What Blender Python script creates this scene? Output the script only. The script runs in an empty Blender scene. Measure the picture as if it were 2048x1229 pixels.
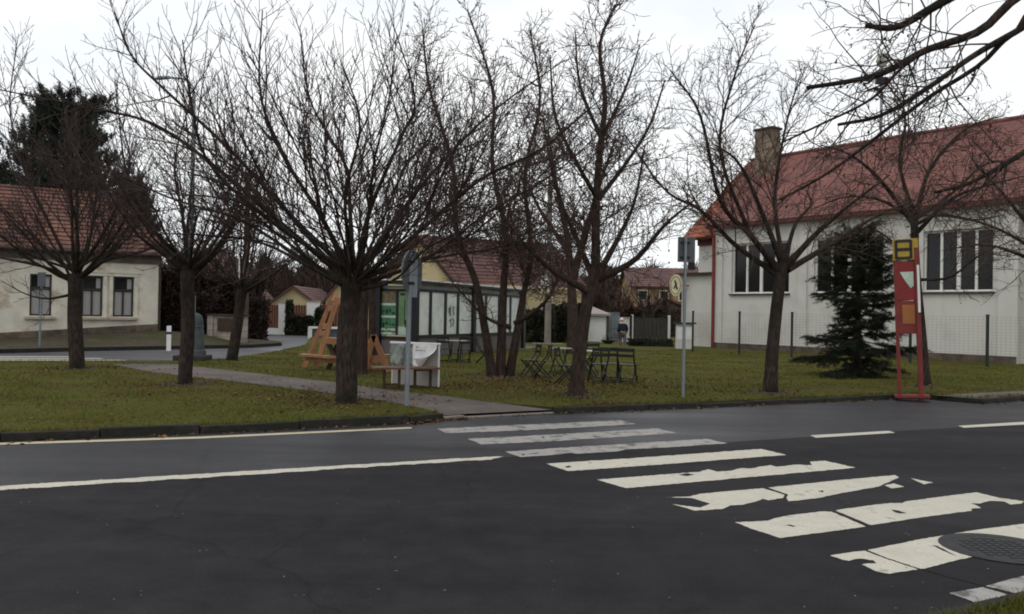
import bpy, bmesh, math, random
import numpy as np
from mathutils import Vector, Matrix, Euler

C = bpy.context.scene.collection
SC = bpy.context.scene
rnd = random.Random(7)

# ------------------------------------------------------------------ camera
F_PX, HC, ROLL, CAM_H = 1700.0, 628.0, 0.018, 1.75       # in pixels of the 2048 x 1229 photograph
PITCH = math.atan((HC - 614.5) / F_PX)
cam_d = bpy.data.cameras.new('camera')
cam = bpy.data.objects.new('camera', cam_d)
C.objects.link(cam)
cam_d.sensor_width = 36.0
cam_d.lens = 36.0 * F_PX / 2048.0
cam_d.clip_start, cam_d.clip_end = 0.05, 3000
CAM_M = Euler((math.pi / 2 + PITCH, 0, 0)).to_matrix() @ Matrix.Rotation(ROLL, 3, 'Z')
cam.matrix_world = Matrix.Translation((0, 0, CAM_H)) @ CAM_M.to_4x4()
SC.camera = cam
CO = Vector((0, 0, CAM_H))

# ------------------------------------------------------------------ light
SUN_EL, SUN_AZ = math.radians(38), math.radians(-60)
w = bpy.data.worlds.new('World'); SC.world = w; w.use_nodes = True
nt = w.node_tree; nt.nodes.clear()
n_out = nt.nodes.new('ShaderNodeOutputWorld'); n_bg = nt.nodes.new('ShaderNodeBackground')
n_sky = nt.nodes.new('ShaderNodeTexSky'); n_sky.sky_type = 'NISHITA'; n_sky.sun_disc = False
n_sky.sun_elevation, n_sky.sun_rotation = SUN_EL, SUN_AZ
n_tc = nt.nodes.new('ShaderNodeTexCoord')
n_map = nt.nodes.new('ShaderNodeMapping'); n_map.inputs['Scale'].default_value = (1.0, 1.0, 3.2)
n_noi = nt.nodes.new('ShaderNodeTexNoise'); n_noi.inputs['Scale'].default_value = 1.7
n_noi.inputs['Detail'].default_value = 7; n_noi.inputs['Roughness'].default_value = 0.55
n_rmp = nt.nodes.new('ShaderNodeValToRGB')
n_rmp.color_ramp.elements[0].position = 0.36; n_rmp.color_ramp.elements[0].color = (10.2, 10.9, 11.6, 1)
n_rmp.color_ramp.elements[1].position = 0.62; n_rmp.color_ramp.elements[1].color = (13.5, 13.6, 13.6, 1)
n_mix = nt.nodes.new('ShaderNodeMix'); n_mix.data_type = 'RGBA'; n_mix.inputs[0].default_value = 0.93
L = nt.links.new
L(n_tc.outputs['Generated'], n_map.inputs['Vector']); L(n_map.outputs[0], n_noi.inputs['Vector'])
L(n_noi.outputs['Fac'], n_rmp.inputs['Fac'])
L(n_sky.outputs[0], n_mix.inputs['A']); L(n_rmp.outputs[0], n_mix.inputs['B'])
L(n_mix.outputs['Result'], n_bg.inputs['Color']); n_bg.inputs['Strength'].default_value = 0.085
L(n_bg.outputs[0], n_out.inputs['Surface'])
sd = bpy.data.lights.new('sun', 'SUN'); sd.energy = 0.5; sd.angle = math.radians(25); sd.color = (1.0, 0.96, 0.9)
sun = bpy.data.objects.new('sun', sd); C.objects.link(sun)
sdir = Vector((math.sin(SUN_AZ) * math.cos(SUN_EL), math.cos(SUN_AZ) * math.cos(SUN_EL), math.sin(SUN_EL)))
sdir = Vector((-0.35, -0.45, 0.82))
sun.rotation_euler = sdir.to_track_quat('Z', 'Y').to_euler()
SC.view_settings.view_transform = 'Standard'; SC.view_settings.look = 'None'
SC.view_settings.exposure = 0.0; SC.view_settings.gamma = 1.0
SC.render.engine = 'CYCLES'
SC.cycles.use_denoising = True
SC.cycles.max_bounces = 5; SC.cycles.diffuse_bounces = 3; SC.cycles.glossy_bounces = 2
SC.cycles.transparent_max_bounces = 8
SC.cycles.filter_width = 1.9

# ------------------------------------------------------------------ placing helpers
def ray(px, py):
    return (CAM_M @ Vector((px - 1024.0, -(py - 614.5), -F_PX)))

def G(px, py, z=0.0):
    d = ray(px, py); t = (z - CAM_H) / d.z
    return CO + d * t

def D(px, py, Y):
    d = ray(px, py)
    return CO + d * (Y / d.y)

LZ = 0.10                                            # height of the lawn above the road

# ------------------------------------------------------------------ object helpers
def tag(o, label=None, cat=None, group=None, kind=None):
    if label: o['label'] = label
    if cat: o['category'] = cat
    if group: o['group'] = group
    if kind: o['kind'] = kind
    return o

def thing(name, label, cat, loc=(0, 0, 0), rz=0.0, group=None):
    o = bpy.data.objects.new(name, None); C.objects.link(o)
    o.empty_display_size = 0.2
    o.location = loc; o.rotation_euler = (0, 0, rz)
    return tag(o, label, cat, group)

def copy_tree(o, parent=None):
    c = o.copy(); C.objects.link(c)
    if parent is not None: c.parent = parent
    for ch in list(o.children): copy_tree(ch, c)
    return c

class MB:
    """Collects shapes and links them as one mesh object."""
    def __init__(s): s.v = []; s.f = []; s.m = []
    def add(s, vs, fs, mi=0):
        b = len(s.v); s.v += [tuple(p) for p in vs]
        for f in fs: s.f.append(tuple(b + i for i in f)); s.m.append(mi)
    def box(s, c, size, rz=0.0, mi=0, rot=None):
        hx, hy, hz = size[0] / 2, size[1] / 2, size[2] / 2
        M = rot if rot is not None else Matrix.Rotation(rz, 3, 'Z')
        c = Vector(c)
        vs = [c + M @ Vector((x, y, z)) for z in (-hz, hz) for x, y in ((-hx, -hy), (hx, -hy), (hx, hy), (-hx, hy))]
        s.add(vs, [(3, 2, 1, 0), (4, 5, 6, 7), (0, 1, 5, 4), (1, 2, 6, 5), (2, 3, 7, 6), (3, 0, 4, 7)], mi)
    def bar(s, a, b, w, h, mi=0, up=(0, 0, 1)):
        a = Vector(a); b = Vector(b); d = (b - a); ln = d.length
        if ln < 1e-6: return
        z = d / ln; u = Vector(up)
        if abs(z.dot(u)) > 0.99: u = Vector((0, 1, 0))
        x = u.cross(z).normalized(); y = z.cross(x)
        M = Matrix((x, y, z)).transposed()
        s.box((a + b) / 2, (w, h, ln), rot=M, mi=mi)
    def tube(s, pts, rad, n=8, mi=0, cap=True):
        pts = [Vector(p) for p in pts]
        if not hasattr(rad, '__len__'): rad = [rad] * len(pts)
        rings = []
        ref = None
        for i, p in enumerate(pts):
            t = (pts[min(i + 1, len(pts) - 1)] - pts[max(i - 1, 0)]).normalized()
            if ref is None:
                ref = Vector((1, 0, 0)) if abs(t.x) < 0.8 else Vector((0, 1, 0))
            x = (ref - t * ref.dot(t)).normalized(); ref = x; y = t.cross(x)
            rings.append([p + (x * math.cos(2 * math.pi * k / n) + y * math.sin(2 * math.pi * k / n)) * rad[i] for k in range(n)])
        vs = [q for r in rings for q in r]; fs = []
        for i in range(len(pts) - 1):
            for k in range(n):
                a = i * n + k; b = i * n + (k + 1) % n
                fs.append((a, b, b + n, a + n))
        if cap:
            fs.append(tuple(range(n - 1, -1, -1))); fs.append(tuple((len(pts) - 1) * n + k for k in range(n)))
        s.add(vs, fs, mi)
    def prism(s, poly, z0, z1, mi=0):
        n = len(poly)
        vs = [(p[0], p[1], z0) for p in poly] + [(p[0], p[1], z1) for p in poly]
        fs = [tuple(range(n - 1, -1, -1)), tuple(range(n, 2 * n))]
        for i in range(n): fs.append((i, (i + 1) % n, n + (i + 1) % n, n + i))
        s.add(vs, fs, mi)
    def build(s, name, mat, parent=None, smooth=False, bevel=0.0):
        me = bpy.data.meshes.new(name)
        me.from_pydata(s.v, [], s.f)
        mats = mat if isinstance(mat, (list, tuple)) else [mat]
        for m in mats: me.materials.append(m)
        if len(mats) > 1: me.polygons.foreach_set('material_index', s.m)
        bm = bmesh.new(); bm.from_mesh(me)
        bmesh.ops.recalc_face_normals(bm, faces=bm.faces)
        bm.to_mesh(me); bm.free()
        if smooth: me.polygons.foreach_set('use_smooth', [True] * len(me.polygons))
        o = bpy.data.objects.new(name, me); C.objects.link(o)
        if parent is not None: o.parent = parent
        if bevel:
            b = o.modifiers.new('bevel', 'BEVEL'); b.width = bevel; b.segments = 2; b.limit_method = 'ANGLE'
        return o

def mesh_np(name, verts, faces, mat, parent=None, smooth=False, mat_index=None):
    """verts (N,3) and faces (M,k) numpy arrays -> one mesh object, fast."""
    me = bpy.data.meshes.new(name)
    faces = np.asarray(faces, dtype=np.int32); k = faces.shape[1]
    me.vertices.add(len(verts)); me.vertices.foreach_set('co', np.asarray(verts, dtype=np.float32).ravel())
    me.loops.add(faces.size); me.loops.foreach_set('vertex_index', faces.ravel())
    me.polygons.add(len(faces))
    me.polygons.foreach_set('loop_start', np.arange(0, faces.size, k, dtype=np.int32))
    mats = mat if isinstance(mat, (list, tuple)) else [mat]
    for m in mats: me.materials.append(m)
    if mat_index is not None: me.polygons.foreach_set('material_index', np.asarray(mat_index, dtype=np.int32))
    if smooth: me.polygons.foreach_set('use_smooth', np.ones(len(faces), dtype=bool))
    me.update(calc_edges=True); me.validate()
    o = bpy.data.objects.new(name, me); C.objects.link(o)
    if parent is not None: o.parent = parent
    return o

def sheet(name, pts, mat, z=None, kind='structure'):
    """A flat polygon sheet, triangulated."""
    me = bpy.data.meshes.new(name)
    bm = bmesh.new()
    vs = [bm.verts.new((p[0], p[1], p[2] if z is None else z)) for p in pts]
    f = bm.faces.new(vs); f.normal_update()
    if f.normal.z < 0: f.normal_flip()
    bmesh.ops.triangulate(bm, faces=[f])
    bm.to_mesh(me); bm.free(); me.materials.append(mat)
    o = bpy.data.objects.new(name, me); C.objects.link(o)
    if kind: o['kind'] = kind
    return o

# ------------------------------------------------------------------ materials
def mat(name, col, rough=0.8, var=0.25, scale=4.0, bump=0.0, bscale=30.0, metal=0.0, col2=None, c2scale=1.0, c2lo=0.45, c2hi=0.6, spec=0.4, stretch=None, detail=6):
    """Plain colour broken up by noise; col2 is a second colour in soft patches."""
    m = bpy.data.materials.new(name); m.use_nodes = True
    t = m.node_tree; b = t.nodes['Principled BSDF']
    b.inputs['Roughness'].default_value = rough; b.inputs['Metallic'].default_value = metal
    b.inputs['Specular IOR Level'].default_value = spec
    tc = t.nodes.new('ShaderNodeTexCoord'); vec = tc.outputs['Object']
    if stretch:
        mp = t.nodes.new('ShaderNodeMapping'); mp.inputs['Scale'].default_value = stretch
        t.links.new(vec, mp.inputs['Vector']); vec = mp.outputs[0]
    n = t.nodes.new('ShaderNodeTexNoise'); n.inputs['Scale'].default_value = scale; n.inputs['Detail'].default_value = detail
    t.links.new(vec, n.inputs['Vector'])
    r = t.nodes.new('ShaderNodeValToRGB')
    a = [max(0, c * (1 - var)) for c in col]; c_ = [c * (1 + var) for c in col]
    r.color_ramp.elements[0].position = 0.3; r.color_ramp.elements[0].color = (*a, 1)
    r.color_ramp.elements[1].position = 0.7; r.color_ramp.elements[1].color = (*c_, 1)
    t.links.new(n.outputs['Fac'], r.inputs['Fac'])
    out = r.outputs[0]
    if col2:
        n2 = t.nodes.new('ShaderNodeTexNoise'); n2.inputs['Scale'].default_value = c2scale; n2.inputs['Detail'].default_value = 8
        n2.inputs['Roughness'].default_value = 0.65
        t.links.new(tc.outputs['Object'], n2.inputs['Vector'])
        r2 = t.nodes.new('ShaderNodeValToRGB'); r2.color_ramp.elements[0].position = c2lo; r2.color_ramp.elements[1].position = c2hi
        t.links.new(n2.outputs['Fac'], r2.inputs['Fac'])
        mx = t.nodes.new('ShaderNodeMix'); mx.data_type = 'RGBA'
        t.links.new(r2.outputs[0], mx.inputs[0]); t.links.new(out, mx.inputs['A']); mx.inputs['B'].default_value = (*col2, 1)
        out = mx.outputs['Result']
    t.links.new(out, b.inputs['Base Color'])
    if bump:
        nb = t.nodes.new('ShaderNodeTexNoise'); nb.inputs['Scale'].default_value = bscale; nb.inputs['Detail'].default_value = 5
        t.links.new(vec, nb.inputs['Vector'])
        bp = t.nodes.new('ShaderNodeBump'); bp.inputs['Strength'].default_value = bump; bp.inputs['Distance'].default_value = 0.02
        t.links.new(nb.outputs['Fac'], bp.inputs['Height']); t.links.new(bp.outputs[0], b.inputs['Normal'])
    return m

def brick_mat(name, c1, c2, mortar, w, h, rough=0.85, rot=None, bump=0.4, gap=0.02, offset=0.5):
    m = bpy.data.materials.new(name); m.use_nodes = True
    t = m.node_tree; b = t.nodes['Principled BSDF']; b.inputs['Roughness'].default_value = rough
    tc = t.nodes.new('ShaderNodeTexCoord'); mp = t.nodes.new('ShaderNodeMapping')
    if rot: mp.inputs['Rotation'].default_value = rot
    src = tc.outputs['UV'] if rot == 'uv' else tc.outputs['Object']
    t.links.new(src, mp.inputs['Vector'])
    k = t.nodes.new('ShaderNodeTexBrick'); k.inputs['Scale'].default_value = 1.0
    k.inputs['Brick Width'].default_value = w; k.inputs['Row Height'].default_value = h
    k.inputs['Mortar Size'].default_value = gap; k.inputs['Mortar Smooth'].default_value = 0.4; k.offset = offset
    k.inputs['Color1'].default_value = (*c1, 1); k.inputs['Color2'].default_value = (*c2, 1); k.inputs['Mortar'].default_value = (*mortar, 1)
    t.links.new(mp.outputs[0], k.inputs['Vector'])
    n = t.nodes.new('ShaderNodeTexNoise'); n.inputs['Scale'].default_value = 0.9; n.inputs['Detail'].default_value = 8
    t.links.new(tc.outputs['Object'], n.inputs['Vector'])
    r = t.nodes.new('ShaderNodeValToRGB'); r.color_ramp.elements[0].position = 0.3; r.color_ramp.elements[0].color = (0.5, 0.5, 0.5, 1)
    r.color_ramp.elements[1].position = 0.7; r.color_ramp.elements[1].color = (1.15, 1.1, 1.08, 1)
    t.links.new(n.outputs['Fac'], r.inputs['Fac'])
    mx = t.nodes.new('ShaderNodeMix'); mx.data_type = 'RGBA'; mx.blend_type = 'MULTIPLY'; mx.inputs[0].default_value = 1.0
    t.links.new(k.outputs['Color'], mx.inputs['A']); t.links.new(r.outputs[0], mx.inputs['B'])
    t.links.new(mx.outputs['Result'], b.inputs['Base Color'])
    bp = t.nodes.new('ShaderNodeBump'); bp.inputs['Strength'].default_value = bump; bp.inputs['Distance'].default_value = 0.02; bp.invert = True
    t.links.new(k.outputs['Fac'], bp.inputs['Height']); t.links.new(bp.outputs[0], b.inputs['Normal'])
    return m

def asphalt(name, c, c2, rough=0.55, spec=0.4):
    m = bpy.data.materials.new(name); m.use_nodes = True
    t = m.node_tree; b = t.nodes['Principled BSDF']; b.inputs['Specular IOR Level'].default_value = spec
    tc = t.nodes.new('ShaderNodeTexCoord')
    def noise(scale, detail, rgh=0.5, vec=None):
        n = t.nodes.new('ShaderNodeTexNoise'); n.inputs['Scale'].default_value = scale; n.inputs['Detail'].default_value = detail
        n.inputs['Roughness'].default_value = rgh; t.links.new(vec or tc.outputs['Object'], n.inputs['Vector']); return n.outputs['Fac']
    def ramp(src, p0, c0, p1, c1):
        r = t.nodes.new('ShaderNodeValToRGB'); r.color_ramp.elements[0].position = p0; r.color_ramp.elements[1].position = p1
        r.color_ramp.elements[0].color = (*c0, 1); r.color_ramp.elements[1].color = (*c1, 1)
        t.links.new(src, r.inputs['Fac']); return r.outputs[0]
    mpn = t.nodes.new('ShaderNodeMapping'); mpn.inputs['Rotation'].default_value = (0, 0, math.radians(-28)); mpn.inputs['Scale'].default_value = (0.12, 1, 1)
    t.links.new(tc.outputs['Object'], mpn.inputs['Vector'])
    big0 = ramp(noise(0.7, 6, 0.6, mpn.outputs[0]), 0.38, c, 0.64, c2)
    med = ramp(noise(2.6, 9, 0.72), 0.36, (0.70, 0.72, 0.76), 0.66, (1.32, 1.27, 1.22))
    mb_ = t.nodes.new('ShaderNodeMix'); mb_.data_type = 'RGBA'; mb_.blend_type = 'MULTIPLY'; mb_.inputs[0].default_value = 1
    t.links.new(big0, mb_.inputs['A']); t.links.new(med, mb_.inputs['B']); big = mb_.outputs['Result']
    fine = ramp(noise(70, 4, 0.75), 0.32, (0.45, 0.45, 0.45), 0.70, (1.75, 1.7, 1.7))
    mx = t.nodes.new('ShaderNodeMix'); mx.data_type = 'RGBA'; mx.blend_type = 'MULTIPLY'; mx.inputs[0].default_value = 1
    t.links.new(big, mx.inputs['A']); t.links.new(fine, mx.inputs['B'])
    # hairline cracks
    vo = t.nodes.new('ShaderNodeTexVoronoi'); vo.feature = 'DISTANCE_TO_EDGE'; vo.inputs['Scale'].default_value = 0.33
    wn = t.nodes.new('ShaderNodeTexNoise'); wn.inputs['Scale'].default_value = 1.5; wn.inputs['Detail'].default_value = 6
    t.links.new(tc.outputs['Object'], wn.inputs['Vector'])
    wm = t.nodes.new('ShaderNodeMix'); wm.data_type = 'RGBA'; wm.inputs[0].default_value = 0.35
    t.links.new(tc.outputs['Object'], wm.inputs['A']); t.links.new(wn.outputs['Color'], wm.inputs['B'])
    t.links.new(wm.outputs['Result'], vo.inputs['Vector'])
    cr = ramp(vo.outputs['Distance'], 0.0, (0.55, 0.55, 0.55), 0.006, (1, 1, 1))
    mx2 = t.nodes.new('ShaderNodeMix'); mx2.data_type = 'RGBA'; mx2.blend_type = 'MULTIPLY'; mx2.inputs[0].default_value = 0.8
    t.links.new(mx.outputs['Result'], mx2.inputs['A']); t.links.new(cr, mx2.inputs['B'])
    t.links.new(mx2.outputs['Result'], b.inputs['Base Color'])
    rr = ramp(noise(0.5, 5, 0.6, mpn.outputs[0]), 0.35, (rough - 0.1,) * 3, 0.7, (rough + 0.12,) * 3)
    t.links.new(rr, b.inputs['Roughness'])
    bp = t.nodes.new('ShaderNodeBump'); bp.inputs['Strength'].default_value = 0.5; bp.inputs['Distance'].default_value = 0.006
    t.links.new(noise(110, 3), bp.inputs['Height']); t.links.new(bp.outputs[0], b.inputs['Normal'])
    return m

def paint_mat(name, col, worn=(0.10, 0.095, 0.09), lo=0.58, hi=0.72, crack=True):
    m = bpy.data.materials.new(name); m.use_nodes = True
    t = m.node_tree; b = t.nodes['Principled BSDF']; b.inputs['Roughness'].default_value = 0.7
    tc = t.nodes.new('ShaderNodeTexCoord')
    n = t.nodes.new('ShaderNodeTexNoise'); n.inputs['Scale'].default_value = 3.5; n.inputs['Detail'].default_value = 10; n.inputs['Roughness'].default_value = 0.7
    t.links.new(tc.outputs['Object'], n.inputs['Vector'])
    r = t.nodes.new('ShaderNodeValToRGB')
    e = r.color_ramp.elements; e[0].position = 0.3; e[0].color = (*[c * 0.82 for c in col], 1); e[1].position = lo; e[1].color = (*col, 1)
    e2 = e.new(hi); e2.color = (*worn, 1)
    t.links.new(n.outputs['Fac'], r.inputs['Fac'])
    n2 = t.nodes.new('ShaderNodeTexNoise'); n2.inputs['Scale'].default_value = 90; n2.inputs['Detail'].default_value = 3
    t.links.new(tc.outputs['Object'], n2.inputs['Vector'])
    r2 = t.nodes.new('ShaderNodeValToRGB'); r2.color_ramp.elements[0].position = 0.3; r2.color_ramp.elements[0].color = (0.7, 0.7, 0.7, 1)
    r2.color_ramp.elements[1].position = 0.6
    t.links.new(n2.outputs['Fac'], r2.inputs['Fac'])
    mx = t.nodes.new('ShaderNodeMix'); mx.data_type = 'RGBA'; mx.blend_type = 'MULTIPLY'; mx.inputs[0].default_value = 0.6
    t.links.new(r.outputs[0], mx.inputs['A']); t.links.new(r2.outputs[0], mx.inputs['B'])
    t.links.new(mx.outputs['Result'], b.inputs['Base Color'])
    return m

def glass_mat(name, col=(0.012, 0.012, 0.012), rough=0.12):
    m = mat(name, col, rough=rough, var=0.3, scale=0.8, spec=0.3)
    return m

M = {}
M['asphalt'] = asphalt('asphalt', (0.0125, 0.0122, 0.0138), (0.0190, 0.0182, 0.0200), 0.72, 0.14)
M['asphalt_far'] = asphalt('asphalt_far', (0.016, 0.0155, 0.017), (0.028, 0.028, 0.032), 0.52, 0.30)
M['asphalt_side'] = asphalt('asphalt_side', (0.040, 0.040, 0.046), (0.060, 0.060, 0.068), 0.55, 0.3)
M['paint'] = paint_mat('road_paint', (0.60, 0.56, 0.46))
M['paint_grey'] = paint_mat('road_paint_grey', (0.37, 0.345, 0.32), lo=0.5, hi=0.62)
M['paint_yellow'] = paint_mat('road_paint_cream', (0.6, 0.52, 0.36))
M['lawn'] = mat('lawn', (0.083, 0.084, 0.017), rough=0.95, var=0.35, scale=9, bump=1.0, bscale=60, col2=(0.088, 0.060, 0.022), c2scale=0.36, c2lo=0.48, c2hi=0.70, spec=0.1, detail=10)
M['dirt'] = mat('dirt', (0.055, 0.043, 0.030), rough=0.95, var=0.35, scale=5, bump=0.8, bscale=40, col2=(0.05, 0.048, 0.02), c2scale=0.6, spec=0.1)
M['verge'] = mat('verge', (0.072, 0.058, 0.045), rough=0.95, var=0.4, scale=5, bump=0.8, bscale=40, col2=(0.055, 0.055, 0.022), c2scale=0.6, spec=0.1)
M['kerb'] = mat('kerb', (0.024, 0.020, 0.016), rough=0.95, var=0.5, scale=7, bump=0.7, bscale=25, col2=(0.016, 0.017, 0.009), c2scale=2.2)
M['paving'] = brick_mat('paving', (0.155, 0.128, 0.108), (0.130, 0.108, 0.092), (0.07, 0.058, 0.048), 0.2, 0.1, rot=(0, 0, math.radians(30)), gap=0.006)
M['bark'] = mat('bark', (0.046, 0.034, 0.028), rough=0.95, var=0.7, scale=9, bump=1.0, bscale=22, stretch=(3, 3, 0.7), col2=(0.020, 0.017, 0.013), c2scale=1.2, spec=0.15)
M['twig'] = mat('twig', (0.056, 0.038, 0.035), rough=0.9, var=0.4, scale=3, spec=0.2)
M['twig_brown'] = mat('twig_brown', (0.080, 0.052, 0.041), rough=0.9, var=0.4, scale=3, spec=0.2)
M['bark_light'] = mat('bark_light', (0.048, 0.033, 0.027), rough=0.95, var=0.5, scale=8, bump=1.0, bscale=20, stretch=(3, 3, 0.7), spec=0.15)
M['needles'] = mat('needles', (0.018, 0.025, 0.014), rough=0.8, var=0.5, scale=2.5, spec=0.2)
M['needles_pine'] = mat('needles_pine', (0.022, 0.032, 0.022), rough=0.8, var=0.5, scale=1.0, spec=0.2)
M['hedge'] = mat('hedge', (0.022, 0.025, 0.013), rough=0.85, var=0.5, scale=2, spec=0.2)
M['thicket'] = mat('thicket', (0.034, 0.023, 0.019), rough=0.9, var=0.5, scale=1.5, spec=0.1)
M['brownleaf'] = mat('brownleaf', (0.06, 0.035, 0.022), rough=0.9, var=0.5, scale=2, spec=0.1)
M['deadleaf'] = mat('deadleaf', (0.14, 0.07, 0.03), rough=0.85, var=0.6, scale=3, spec=0.2)
M['blade'] = mat('blade', (0.106, 0.108, 0.020), rough=0.9, var=0.35, scale=1.1, col2=(0.108, 0.074, 0.027), c2scale=0.36, c2lo=0.48, c2hi=0.70, spec=0.1)
M['stucco'] = mat('stucco', (0.60, 0.585, 0.535), rough=0.9, var=0.045, scale=0.9, stretch=(1.3, 1.3, 0.3), bump=0.15, bscale=60, col2=(0.47, 0.445, 0.39), c2scale=0.5, c2lo=0.48, c2hi=0.72)
M['stucco_old'] = mat('stucco_old', (0.63, 0.585, 0.49), rough=0.92, var=0.12, scale=2.0, bump=0.3, bscale=30, col2=(0.30, 0.21, 0.12), c2scale=0.8, c2lo=0.53, c2hi=0.68)
M['stucco_stain'] = mat('stucco_stain', (0.40, 0.34, 0.27), rough=0.92, var=0.2, scale=3.0, bump=0.3, bscale=30, col2=(0.16, 0.14, 0.12), c2scale=0.9, c2lo=0.5, c2hi=0.7)
M['plinth'] = mat('plinth', (0.09, 0.07, 0.055), rough=0.95, var=0.5, scale=3, bump=0.8, bscale=14, col2=(0.18, 0.13, 0.09), c2scale=1.6, c2lo=0.5, c2hi=0.7)
M['stucco_yellow'] = mat('stucco_yellow', (0.56, 0.46, 0.26), rough=0.9, var=0.06, scale=1.0, col2=(0.55, 0.42, 0.2), c2scale=0.6, c2lo=0.5, c2hi=0.8)
M['tile_red'] = mat('tile_red', (0.20, 0.075, 0.062), rough=0.8, var=0.22, scale=1.5, col2=(0.14, 0.06, 0.052), c2scale=0.7)
M['tile_orange'] = mat('tile_orange', (0.27, 0.085, 0.045), rough=0.8, var=0.3, scale=2.0, col2=(0.18, 0.06, 0.04), c2scale=0.9)
M['tile_brown'] = mat('tile_brown', (0.13, 0.065, 0.055), rough=0.8, var=0.2, scale=1.0, col2=(0.09, 0.05, 0.045), c2scale=0.6)
M['tile_old'] = mat('tile_old', (0.155, 0.070, 0.047), rough=0.85, var=0.35, scale=2.5, col2=(0.095, 0.045, 0.038), c2scale=0.7, c2lo=0.4, c2hi=0.65)
M['flat_roof'] = mat('flat_roof', (0.34, 0.30, 0.27), rough=0.9, var=0.15, scale=1)
M['wood_dark'] = mat('wood_dark', (0.045, 0.028, 0.020), rough=0.8, var=0.35, scale=6)
M['eaves'] = mat('eaves', (0.06, 0.045, 0.038), rough=0.85, var=0.25, scale=3)
M['white_frame'] = mat('white_frame', (0.72, 0.70, 0.66), rough=0.5, var=0.05)
M['dark_frame'] = mat('dark_frame', (0.030, 0.024, 0.022), rough=0.6, var=0.2)
M['glass'] = glass_mat('window_glass')
M['curtain'] = mat('curtain', (0.33, 0.32, 0.31), rough=0.6, var=0.1, scale=12, stretch=(4, 4, 0.3), spec=0.6)
M['red_metal'] = mat('red_metal', (0.17, 0.022, 0.018), rough=0.5, var=0.2)
M['red_paint'] = mat('red_paint', (0.21, 0.014, 0.014), rough=0.45, var=0.15)
M['orange_paint'] = mat('orange_paint', (0.33, 0.12, 0.03), rough=0.5, var=0.15)
M['yellow_paint'] = mat('yellow_paint', (0.42, 0.27, 0.02), rough=0.45, var=0.1)
M['black'] = mat('black', (0.014, 0.013, 0.016), rough=0.5, var=0.2)
M['shelter_black'] = mat('shelter_black', (0.007, 0.008, 0.011), rough=0.45, var=0.2)
M['shelter_panel'] = mat('shelter_panel', (0.72, 0.74, 0.70), rough=0.35, var=0.06, scale=1.5, col2=(0.52, 0.57, 0.53), c2scale=1.2)
M['shelter_base'] = mat('shelter_base', (0.12, 0.105, 0.10), rough=0.85, var=0.2, scale=2)
M['grey_metal'] = mat('grey_metal', (0.22, 0.24, 0.26), rough=0.5, var=0.15, metal=0.4)
M['sign_back'] = mat('sign_back', (0.095, 0.10, 0.11), rough=0.55, var=0.15, metal=0.3)
M['white'] = mat('white', (0.74, 0.73, 0.71), rough=0.6, var=0.06, scale=3)
M['sheet_white'] = mat('sheet_white', (0.80, 0.80, 0.80), rough=0.5, var=0.05, scale=5)
M['board_beige'] = mat('board_beige', (0.36, 0.33, 0.30), rough=0.8, var=0.1, scale=2)
M['photo_grey'] = mat('photo_grey', (0.26, 0.29, 0.26), rough=0.5, var=0.4, scale=2.2, col2=(0.05, 0.055, 0.05), c2scale=2.6, c2lo=0.5, c2hi=0.62)
M['poster_green'] = mat('poster_green', (0.055, 0.19, 0.085), rough=0.4, var=0.3, scale=3, col2=(0.03, 0.08, 0.04), c2scale=4, c2lo=0.52, c2hi=0.62)
M['poster_lime'] = mat('poster_lime', (0.14, 0.25, 0.11), rough=0.4, var=0.2, scale=3)
M['poster_pale'] = mat('poster_pale', (0.45, 0.55, 0.45), rough=0.4, var=0.15, scale=6)
M['poster_brown'] = mat('poster_brown', (0.16, 0.12, 0.07), rough=0.4, var=0.5, scale=5)
M['wood_orange'] = mat('wood_orange', (0.33, 0.150, 0.068), rough=0.55, var=0.25, scale=7, stretch=(1, 1, 0.25))
M['wood_bench'] = mat('wood_bench', (0.15, 0.075, 0.045), rough=0.6, var=0.3, scale=6)
M['chair_green'] = mat('chair_green', (0.009, 0.012, 0.008), rough=0.5, var=0.2)
M['table_pale'] = mat('table_pale', (0.36, 0.36, 0.30), rough=0.35, var=0.15)
M['stone_teal'] = mat('stone_teal', (0.085, 0.10, 0.105), rough=0.8, var=0.3, scale=4, bump=0.4, bscale=25)
M['stone_dark'] = mat('stone_dark', (0.04, 0.036, 0.033), rough=0.9, var=0.3, scale=4)
M['stone_pale'] = brick_mat('stone_pale', (0.40, 0.36, 0.31), (0.33, 0.29, 0.25), (0.12, 0.1, 0.09), 0.42, 0.3, rot=(math.pi / 2, 0, 0), gap=0.012)
M['concrete'] = mat('concrete', (0.20, 0.175, 0.15), rough=0.9, var=0.2, scale=4)
M['pole_wood'] = mat('pole_wood', (0.075, 0.055, 0.045), rough=0.9, var=0.35, scale=5, stretch=(3, 3, 0.4))
M['fence_red'] = mat('fence_red', (0.115, 0.040, 0.025), rough=0.8, var=0.3, scale=4, stretch=(6, 6, 0.6))
M['fence_green'] = mat('fence_green', (0.018, 0.024, 0.020), rough=0.6, var=0.2)
M['gate_blue'] = mat('gate_blue', (0.16, 0.19, 0.20), rough=0.6, var=0.2, scale=4)
M['iron'] = mat('iron', (0.020, 0.020, 0.021), rough=0.5, var=0.35, scale=14, bump=0.6, bscale=40, metal=0.5)
M['cloth_navy'] = mat('cloth_navy', (0.012, 0.016, 0.034), rough=0.9, var=0.3, scale=8)
M['cloth_grey'] = mat('cloth_grey', (0.10, 0.09, 0.085), rough=0.9, var=0.3, scale=8)
M['cloth_white'] = mat('cloth_white', (0.62, 0.62, 0.64), rough=0.9, var=0.1, scale=8)
M['skin'] = mat('skin', (0.42, 0.26, 0.19), rough=0.6, var=0.1)
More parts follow.
